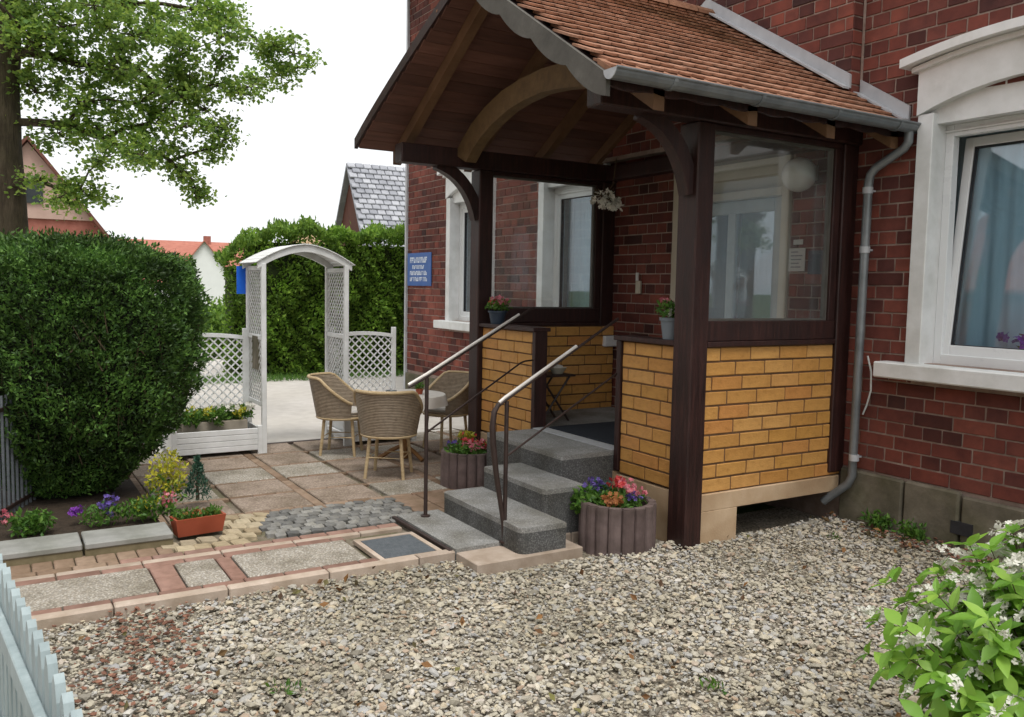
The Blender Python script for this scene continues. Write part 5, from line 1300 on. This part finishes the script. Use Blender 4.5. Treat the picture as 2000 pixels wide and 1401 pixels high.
# --- dark metal fence panel at the left edge
t = thing('metal_fence', 'dark metal bar fence panel at the left edge by the yew', 'fence', (-2.0, -3.47, .0))
d = Vector((-.62, .26, 0)); L_ = d.length; ang = math.atan2(d.y, d.x); t.rotation_euler = (0, 0, ang)
for z in (.10, .70):
    mb = MB(); mb.box(-.9, L_, -.012, .012, z - .012, z + .012, c=.002); mb.build('rail', M['iron'], t)
k = 0
while -.88 + k * .062 < L_:
    x = -.88 + k * .062; mb = MB(); mb.box(x - .007, x + .007, -.007, .007, .05, .78, c=.001); mb.build('bar', M['bar_grey'] if 'bar_grey' in M else M['grate'], t); k += 1
for x in (-.93, L_ + .03):
    mb = MB(); mb.box(x - .02, x + .02, -.02, .02, -.08, .84, c=.003); mb.build('fence_post', M['iron'], t)

# --- pale picket fence in the near left corner
t = thing('picket_fence', 'pale blue-grey picket fence in the near left corner', 'fence', (.4, -3.475, 0), math.radians(6.0))
for z in (.16, .52):
    mb = MB(); mb.box(-.1, 3.0, -.035, -.012, z - .028, z + .028, c=.003); mb.build('rail', M['pale_blue'], t)
x = -.06
while x < 3.0:
    mb = MB(); h = .665 + rnd.uniform(-.012, .012); w_ = .027
    mb.prism([(x - w_, .0), (x + w_, .0), (x + w_, h - .05), (x + w_ * .55, h - .015), (x, h), (x - w_ * .55, h - .015), (x - w_, h - .05)], 1, -.0115, .008); mb.build('picket', M['pale_blue'], t)
    x += .088
for x in (-.13, 1.4, 3.02):
    mb = MB(); mb.box(x - .03, x + .03, -.10, -.036, -.08, .60, c=.004); mb.build('fence_post', M['pale_blue'], t)

# --- near flowering shrub, bottom right
sh = thing('flowering_shrub', 'bright green shrub with white flower spikes in the near right corner', 'shrub', (2.46, -.84, -.04))
def leaf_shape(k):
    q = random.Random(k); V = []; F = []; n = 6
    prof = [0, .55, .92, 1, .78, .42, 0]
    for i in range(n + 1):
        t = i / n; w_ = prof[i] * .5 * .46; zc = -.16 * t * t + q.uniform(-.015, .015); e = .05 * prof[i]
        V += [(-w_, t, zc + e), (0, t, zc), (w_, t, zc + e)]
    for i in range(n):
        a = i * 3; F += [(a, a + 1, a + 4, a + 3), (a + 1, a + 2, a + 5, a + 4)]
    mb = MB(); mb.add(V, F); return mb.mesh('leaf', M['shrub_leaf'], True)
LS = [leaf_shape(k) for k in range(5)]
def spike_mesh(k):
    q = random.Random(k + 50); V = []; F = []
    for i in range(16):
        t = i / 15; c = Vector((q.uniform(-1, 1) * .012, t * .10, q.uniform(-1, 1) * .010 - .035 * t * t)); s = .0145 * (1.15 - .6 * t)
        ax = Vector((q.uniform(-1, 1), q.uniform(-.3, .6), q.uniform(0, 1))).normalized(); u = ax.orthogonal().normalized(); v = ax.cross(u)
        for j in range(4):
            a = j * PI / 2 + q.random(); d = u * math.cos(a) + v * math.sin(a); e = v * math.cos(a) - u * math.sin(a); o = len(V)
            V += [tuple(c), tuple(c + d * s * .6 + e * s * .45 + ax * s * .2), tuple(c + d * s + ax * s * .1), tuple(c + d * s * .6 - e * s * .45 + ax * s * .2)]; F += [(o, o + 1, o + 2, o + 3)]
    mb = MB(); mb.add(V, F); me = bpy.data.meshes.new('flower_spike'); me.from_pydata(V, [], F); me.materials.append(M['petal_white']); return me
FS = [spike_mesh(k) for k in range(4)]
leaves = []; spikes = []
for s_i in range(230):
    a = rnd.uniform(0, 2 * PI); lean = .62 * rnd.uniform(.0, 1) ** .6; h = .88 * (.55 + .45 * rnd.random() ** .7) * (1.0 - .75 * lean ** 1.6)
    if s_i < 3: a, lean, h = (1.2, .14, 1.06) if s_i == 0 else ((.3, .2, 1.10) if s_i == 1 else (2.2, .25, .95))
    b0 = Vector((rnd.uniform(-.08, .08), rnd.uniform(-.08, .08), 0)); tip = b0 + Vector((math.cos(a) * lean * .78, math.sin(a) * lean * .78, h))
    c = b0 + Vector((math.cos(a) * lean * .22, math.sin(a) * lean * .22, h * .62))
    pts = [(b0 * (1 - t) ** 2 + c * 2 * t * (1 - t) + tip * t * t) for t in np.linspace(0, 1, 11)]
    mb = MB(); mb.tube(pts, [.005 - .0035 * i / 10 for i in range(11)], 5); mb.build('stem', M['twig'], sh)
    for i in range(2, 11):
        if i < 3 and rnd.random() < .5: continue
        d = (pts[min(i + 1, 10)] - pts[i - 1]).normalized(); rot = rnd.uniform(0, PI)
        for k in range(4 if i > 3 else 2):
            u = d.orthogonal().normalized(); v = d.cross(u); ang = rot + k * PI + (k // 2) * 1.4; o_ = u * math.cos(ang) + v * math.sin(ang)
            ax = (o_ * .9 + d * .45 + Vector((0, 0, .05))).normalized(); up = (d * .8 + Vector((0, 0, .8)) - ax * ax.dot(d)).normalized()
            xax = ax.cross(up).normalized(); zax = xax.cross(ax)
            Mx = Matrix((xax, ax, zax)).transposed().to_4x4(); Mx.translation = pts[i]; s = rnd.uniform(.042, .088) * (1.0 if i > 4 else .8)
            leaves.append(Mx @ SC(s * rnd.uniform(.8, 1.2), s, s * rnd.uniform(.2, 2.2)))
        if i > 6 and rnd.random() < .34:
            o_ = Vector((rnd.uniform(-1, 1), rnd.uniform(-1, 1), rnd.uniform(-.15, .4))); o_ = (o_ + Vector((math.cos(a), math.sin(a), 0)) * .5).normalized(); up = Vector((0, 0, 1)); xax = o_.cross(up).normalized(); zax = xax.cross(o_)
            Mx = Matrix((xax, o_, zax)).transposed().to_4x4(); Mx.translation = pts[i] + o_ * .035 + Vector((0, 0, .02)); s = rnd.uniform(.8, 1.3); spikes.append(Mx @ SC(s, s, s))
camv = Vector(CAM) - Vector((2.46, -.84, -.04))
leaves.sort(key=lambda m_: (m_.translation - camv).length)
for Mx in leaves[:300]: inst('leaf', LS[rnd.randrange(5)], sh, Mx)
VV = []; FF = []
for Mx in leaves[300:]:
    me = LS[rnd.randrange(5)]; o = len(VV); VV += [tuple(Mx @ v.co) for v in me.vertices]; FF += [[i + o for i in p.vertices] for p in me.polygons]
if VV:
    me = bpy.data.meshes.new('leaves'); me.from_pydata(VV, [], FF); me.materials.append(M['shrub_leaf']); tag(link(bpy.data.objects.new('leaves', me), sh), kind='stuff')
spikes.sort(key=lambda m_: (m_.translation - camv).length)
for Mx in spikes[:295]: inst('flower_spike', FS[rnd.randrange(4)], sh, Mx)
# small weeds along the plinth
for i, (x, y_, lab) in enumerate(((.36, 1.27, 'low weed at the foot of the plinth nearest the downpipe'), (.60, 1.26, 'low weed at the plinth beside the vent hole'))):
    bedplant('weed', lab, 'weed', (x, y_, -.0), [(170, (0, 0, .05), (.11, .05, .06), 'leaf_mid', (.025, .05), .5, .7)])

# ================================================================== BACKGROUND
# --- clipped conifer hedge
hg = thing('conifer_hedge', 'tall bright green clipped conifer hedge behind the arbor', 'hedge', (-10.6, 2.2, -.02))
def hedge_pts(n):
    f = rng.random(n); y = rng.uniform(-2.5, 5.0, n); z = rng.uniform(.02, 2.32, n); top = f < .3; x = np.where(top, rng.uniform(-.65, .65, n), .65)
    z = np.where(top, 2.34 + rng.normal(0, .05, n), z)
    e = np.clip((-y - 1.6) / .9, 0, 1); z = z * (1 - .22 * e ** 2); x = x * (1 - .5 * e)
    wob = .10 * np.sin(y * 3.1 + z * 2) + .08 * np.sin(y * 7 - z * 5) + .05 * np.sin(y * 17 + z * 13)
    x = x + np.where(top, 0, wob) - np.abs(rng.normal(0, .07, n)) * ~top + np.where(top, 0, -.10 * (z / 2.3) ** 3)
    z = z + np.where(top, .06 * np.sin(y * 4) + .05 * np.sin(y * 11 + x * 5), 0)
    return np.column_stack([x, y, z]), np.column_stack([np.where(top, 0, 1.), np.zeros(n), np.where(top, 1., .35)])
P, O = hedge_pts(52000); A = unit(O + rng.normal(size=P.shape) * .55); ln = rng.uniform(.05, .11, len(P))
V, F = leaf_arrays(P, A, rdir(len(P)), ln, ln * .5); link(bpy.data.objects.new('foliage', fast_mesh('foliage', V, F, M['thuja'])), hg)
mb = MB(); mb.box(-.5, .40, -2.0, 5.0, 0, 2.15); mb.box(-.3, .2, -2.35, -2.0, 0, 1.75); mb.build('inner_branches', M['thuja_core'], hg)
tag(foliage('grass_verge', np.column_stack([rng.uniform(-10.05, -9.2, 9000), rng.uniform(-1.2, 6, 9000), np.full(9000, -.02)]), M['leaf_mid'], (.05, .12), .12, 1.6), 'strip of short grass at the foot of the conifer hedge', 'grass', kind='stuff')
# --- loose shrubs further back
for i, (c, r, n_, lab) in enumerate((((-14.5, .75, .45), (.8, .85, .75), 2600, 'loose green shrub left of the conifer hedge'), ((-17.5, .35, .4), (1.0, 1.1, .7), 2200, 'far greyish shrub below the white house'))):
    t = thing('background_shrub', lab, 'shrub', (c[0], c[1], -.05)); foliage('foliage', cloud(n_, (0, 0, c[2]), r), M['far_green'] if i else M['thuja'], (.08, .17), .5, .5, t)
    mb = MB(); mb.tube([(0, 0, 0), (0, 0, c[2] + .2)], [.04, .02], 6); mb.build('stem', M['bark'], t)
# --- maple tree behind the yew
TREE = (-5.45, -3.24, -.05)
tr = thing('maple_tree', 'broadleaf tree with dark trunk behind the yew bush', 'tree', TREE)
CL = []          # leaf clumps, relative to the foot of the tree: x, y, z, radius
seen = [(.35,.30,4.05,.34),(.2,.62,4.12,.34),(.15,.95,4.1,.30),(-.1,1.22,4.0,.32),(.3,1.55,4.12,.30),(.1,1.86,4.15,.26),(.45,1.75,3.86,.26),(.2,2.2,3.92,.24),(.3,2.5,3.86,.26),(.1,2.42,3.66,.20),
 (.5,1.35,3.76,.30),(.25,1.0,3.8,.28),(.6,.7,3.78,.28),(.45,.38,3.72,.28),(.2,.1,3.8,.3),(.5,.18,3.5,.30),(.3,.52,3.42,.28),(.55,.86,3.40,.28),(.1,1.2,3.42,.26),(.45,1.45,3.5,.24),(.2,1.72,3.46,.26),(.4,2.02,3.44,.20),
 (.5,1.3,3.2,.28),(.3,1.1,3.0,.24),(.6,1.32,2.94,.28),(.35,1.62,3.18,.20),(.5,1.76,3.0,.17),(.3,1.2,2.74,.25),(.6,1.0,2.72,.2),(.2,.84,3.0,.22),(.4,.58,3.12,.24),(.1,.2,3.2,.24),(.35,.34,2.82,.24),(.55,.70,2.62,.20),
 (.4,1.5,2.42,.11),(.55,1.38,2.52,.13),(.3,1.66,2.82,.13),(.5,.50,2.32,.17),(.35,.66,2.28,.15),(.6,.34,2.24,.15),(.3,1.58,2.34,.08)]
CL += seen
for c_ in seen:
    CL.append((c_[0] + rnd.uniform(-.35, .25), c_[1] + rnd.uniform(-.22, .10), c_[2] + rnd.uniform(-.12, .16), c_[3] * rnd.uniform(.45, .7)))
for k in range(70):
    d = Vector(rdir(1, .25)[0]); q = rnd.uniform(.55, 1.0) ** .5; p = Vector((d.x * 2.3 * q - .5, d.y * 2.35 * q, 4.55 + d.z * 1.7 * q))
    if p.y > -.3 and p.z < 5.1 + .12 * abs(p.x - 1): continue
    if p.z < 2.7: continue
    CL.append((p.x, p.y, p.z, rnd.uniform(.26, .40)))
trunk = [Vector((0, 0, 0)), Vector((.02, .03, .9)), Vector((.0, -.02, 1.8)), Vector((-.03, -.06, 2.6)), Vector((-.02, -.05, 3.1)), Vector((.05, .0, 3.7)), Vector((.0, .05, 4.4)), Vector((-.05, .05, 5.2)), Vector((0, 0, 5.9))]
tr_r = [.205, .165, .145, .135, .12, .09, .065, .04, .02]
mb = MB(); pts = []
for i in range(len(trunk) - 1):
    for j in range(3): pts.append((trunk[i].lerp(trunk[i + 1], j / 3), tr_r[i] + (tr_r[i + 1] - tr_r[i]) * j / 3))
mb.tube([p for p, r in pts], [r * (1 + .05 * rnd.uniform(-1, 1)) for p, r in pts], 14); mb.build('trunk', M['bark'], tr, True)
nodes = [(p.copy(), -1, 0) for p, r in pts[8:]]            # where limbs may start
order = sorted(CL, key=lambda c: math.hypot(c[0], c[1]))
edges = []; cnt = [0] * len(nodes)
for c in order:
    p = Vector(c[:3]); best = None
    for i, (q, par, dep) in enumerate(nodes):
        dd = (p - q).length + (.0 if q.z < p.z + .25 else .55) + dep * .10
        if best is None or dd < best[0]: best = (dd, i)
    i = best[1]; q = nodes[i][0]
    mid = q.lerp(p, .5) + Vector((rnd.uniform(-1, 1), rnd.uniform(-1, 1), rnd.uniform(.1, .8))) * (p - q).length * .10
    nodes.append((mid, i, nodes[i][2] + .5)); cnt.append(0); a = len(nodes) - 1
    nodes.append((p, a, nodes[i][2] + 1)); cnt.append(1)
for i in range(len(nodes) - 1, -1, -1):
    if nodes[i][1] >= 0: cnt[nodes[i][1]] += cnt[i]
mb = MB()
for i, (p, par, dep) in enumerate(nodes):
    if par >= 0:
        r1 = .0052 * max(1, cnt[i]) ** .6; r0 = min(.0052 * max(1, cnt[par]) ** .6, r1 * 1.5); mb.tube([nodes[par][0], p], [r0, r1], 7, cap=False)
P = []
for i, (p, par, dep) in enumerate(nodes):
    if par >= 0 and (p - nodes[par][0]).length > .12:
        for t_ in np.linspace(.15, .9, 5): P.append(np.array(nodes[par][0].lerp(p, float(t_))) + rng.normal(0, .075, (9, 3)))
for c in CL:
    for k in range(9):
        d = Vector(rdir(1, .1)[0]); e = Vector(c[:3]) + Vector((d.x, d.y, d.z * .6)) * c[3] * .95; mb.tube([Vector(c[:3]), e], [.0055, .002], 4, cap=False)
        P.append(np.array(e) + rng.normal(0, .055, (int(36 * (c[3] / .26) ** 1.2), 3)) * (.85, .85, .6))
    P.append(cloud(int(70 * (c[3] / .26) ** 1.6), c[:3], (c[3] * 1.05, c[3] * 1.05, c[3] * .62)))
mb.build('limbs', M['bark'], tr)
P = np.concatenate(P); A = unit(rng.normal(size=P.shape) * (1, 1, .5) + (0, 0, -.25)); ln = rng.uniform(.028, .056, len(P))
V, F = leaf_arrays(P, A, rdir(len(P), 1.1), ln, ln * .85, .1); link(bpy.data.objects.new('crown', fast_mesh('crown', V, F, M['maple'])), tr)

# --- far houses
def far_house(label, loc, rz, wd, ln_, eave, ridge, wall, rf, over=.25, gable=None, cat='house', tiles=False, name='far_house'):
    """ridge along local x (0..ln_), gable at x=0, width along local y"""
    t = thing(name, label, cat, loc, rz); h = wd / 2
    mb = MB(); mb.prism([(-h, -1.5), (h, -1.5), (h, eave), (0, ridge - .12), (-h, eave)], 0, 0, ln_); mb.build('wall', M[wall], t)
    sl = (ridge - eave) / h
    for s in (-1, 1):
        y1 = s * (h + over * .8); z1 = eave - sl * over * .8
        if tiles and s == tiles:
            e = part_empty('roof', t); mb = MB(); mb.prism([(0, ridge), (y1, z1), (y1, z1 - .1), (0, ridge - .1)], 0, -over, ln_ + over); mb.build('roof_deck', M['grey_tile'], e)
            nr, nc = 17, 13; VV = []
            L_ = math.hypot(y1, ridge - z1); du = Vector((0, y1, z1 - ridge)).normalized(); nn = Vector((0, -du.z * s, du.y * s)).normalized()
            V, F = cbox((ln_ + over) / nc / 1.0 * .94 * .5, L_ / nr * 1.12, .05, .015); tm_ = MB(); tm_.add(V, F); me = tm_.mesh('tile', M['grey_tile'])
            for i in range(nr):
                for j in range(nc):
                    p = Vector((-over + (j + .5 + .5 * (i % 2)) * (ln_ + over) / nc * .5, 0, ridge)) + du * (L_ * (i + .5) / nr) + nn * (.03)
                    Mx = Matrix((Vector((1, 0, 0)), du, nn)).transposed().to_4x4(); Mx.translation = p
                    inst('tile', me, e, Mx @ RX(.20))
        else:
            mb = MB(); mb.prism([(0, ridge), (y1, z1), (y1, z1 - .1), (0, ridge - .1)], 0, -over, ln_ + over); mb.build('roof', M[rf], t)
    if gable:
        mb = MB(); zb_ = gable[1]; hb = h * .985 * (ridge - zb_) / (ridge - eave); mb.prism([(-hb, zb_), (hb, zb_), (0, ridge - .14)], 0, -.05, -.005); mb.build('gable_cladding', M[gable[0]], t)
    return t
# white gabled house with red roofs, far left of centre
far_house('white gabled house with red roof beyond the arbor', (-55.0, 8.5, 0), math.radians(171), 3.9, 6, 1.75, 4.25, 'far_white', 'far_red', .22)
wh = far_house('long red roof behind the white gable', (-60.5, 2.6, 0), math.radians(86), 7.0, 9.5, 1.6, 4.35, 'far_white', 'far_red', .3)
mb = MB(); mb.box(6.9, 7.35, -.25, .25, 4.1, 4.75); mb.build('chimney', M['far_brick'], wh)
far_house('brown clad gable house with grey tiled roof behind the hedge', (-19.74, 5.42, 0), math.radians(86.7), 3.0, 6.0, 2.62, 4.90, 'far_cream', 'grey_tile', .22, ('far_brown', 2.62), tiles=-1)
pk = far_house('pink rendered gable house over red brick behind the tree', (-16.4, -2.75, 0), math.radians(176), 3.5, 7.0, 2.0, 4.35, 'far_brick', 'far_brown', .2, ('far_pink', 2.70))
mb = MB(); mb.box(-.09, -.055, -.25, .25, 3.0, 3.5); mb.build('window', M['dark_pane'], pk)
far_house('low far house with ochre roof just above the hedge', (-30.0, 7.0, 0), math.radians(84), 4.0, 6.0, 2.2, 3.55, 'far_cream', 'far_ochre', .25)

# --- far side of the street, added unseen to shade the porch; shows in panes
far_house('long red roofed house added across the street to shade the porch, mirrored in the right window', (-9.0, -17.0, 0), 0, 8.0, 24.0, 5.0, 9.2, 'far_brick', 'far_red', .4)
for i_, (x_, y_) in enumerate(((-3.0, -11.0), (2.5, -11.8), (7.5, -11.0))):
    t = thing('added_street_tree', ('street tree added to shade the porch, behind the viewer on the left', 'street tree added to shade the porch, straight behind the viewer', 'street tree added to shade the porch, behind the viewer on the right')[i_], 'tree', (x_, y_, -.05))
    mb = MB(); mb.tube([(0, 0, 0), (.03, .02, 1.4), (0, 0, 3.0), (.05, 0, 4.6)], [.16, .13, .10, .03], 10); mb.build('trunk', M['bark'], t, True)
    foliage('crown', np.concatenate([cloud(700, (rng.normal() * .9, rng.normal() * .9, 3.9 + rng.normal() * .8), (.75, .75, .55)) for _ in range(16)]), M['maple'], (.10, .19), .8, .1, t)

# ------------------------------------------------------------------ plan metres to metres
for o in list(sc.objects):
    if o.parent is None and o.type in {'MESH', 'EMPTY'}:
        o.location = o.location * S; o.scale = o.scale * S
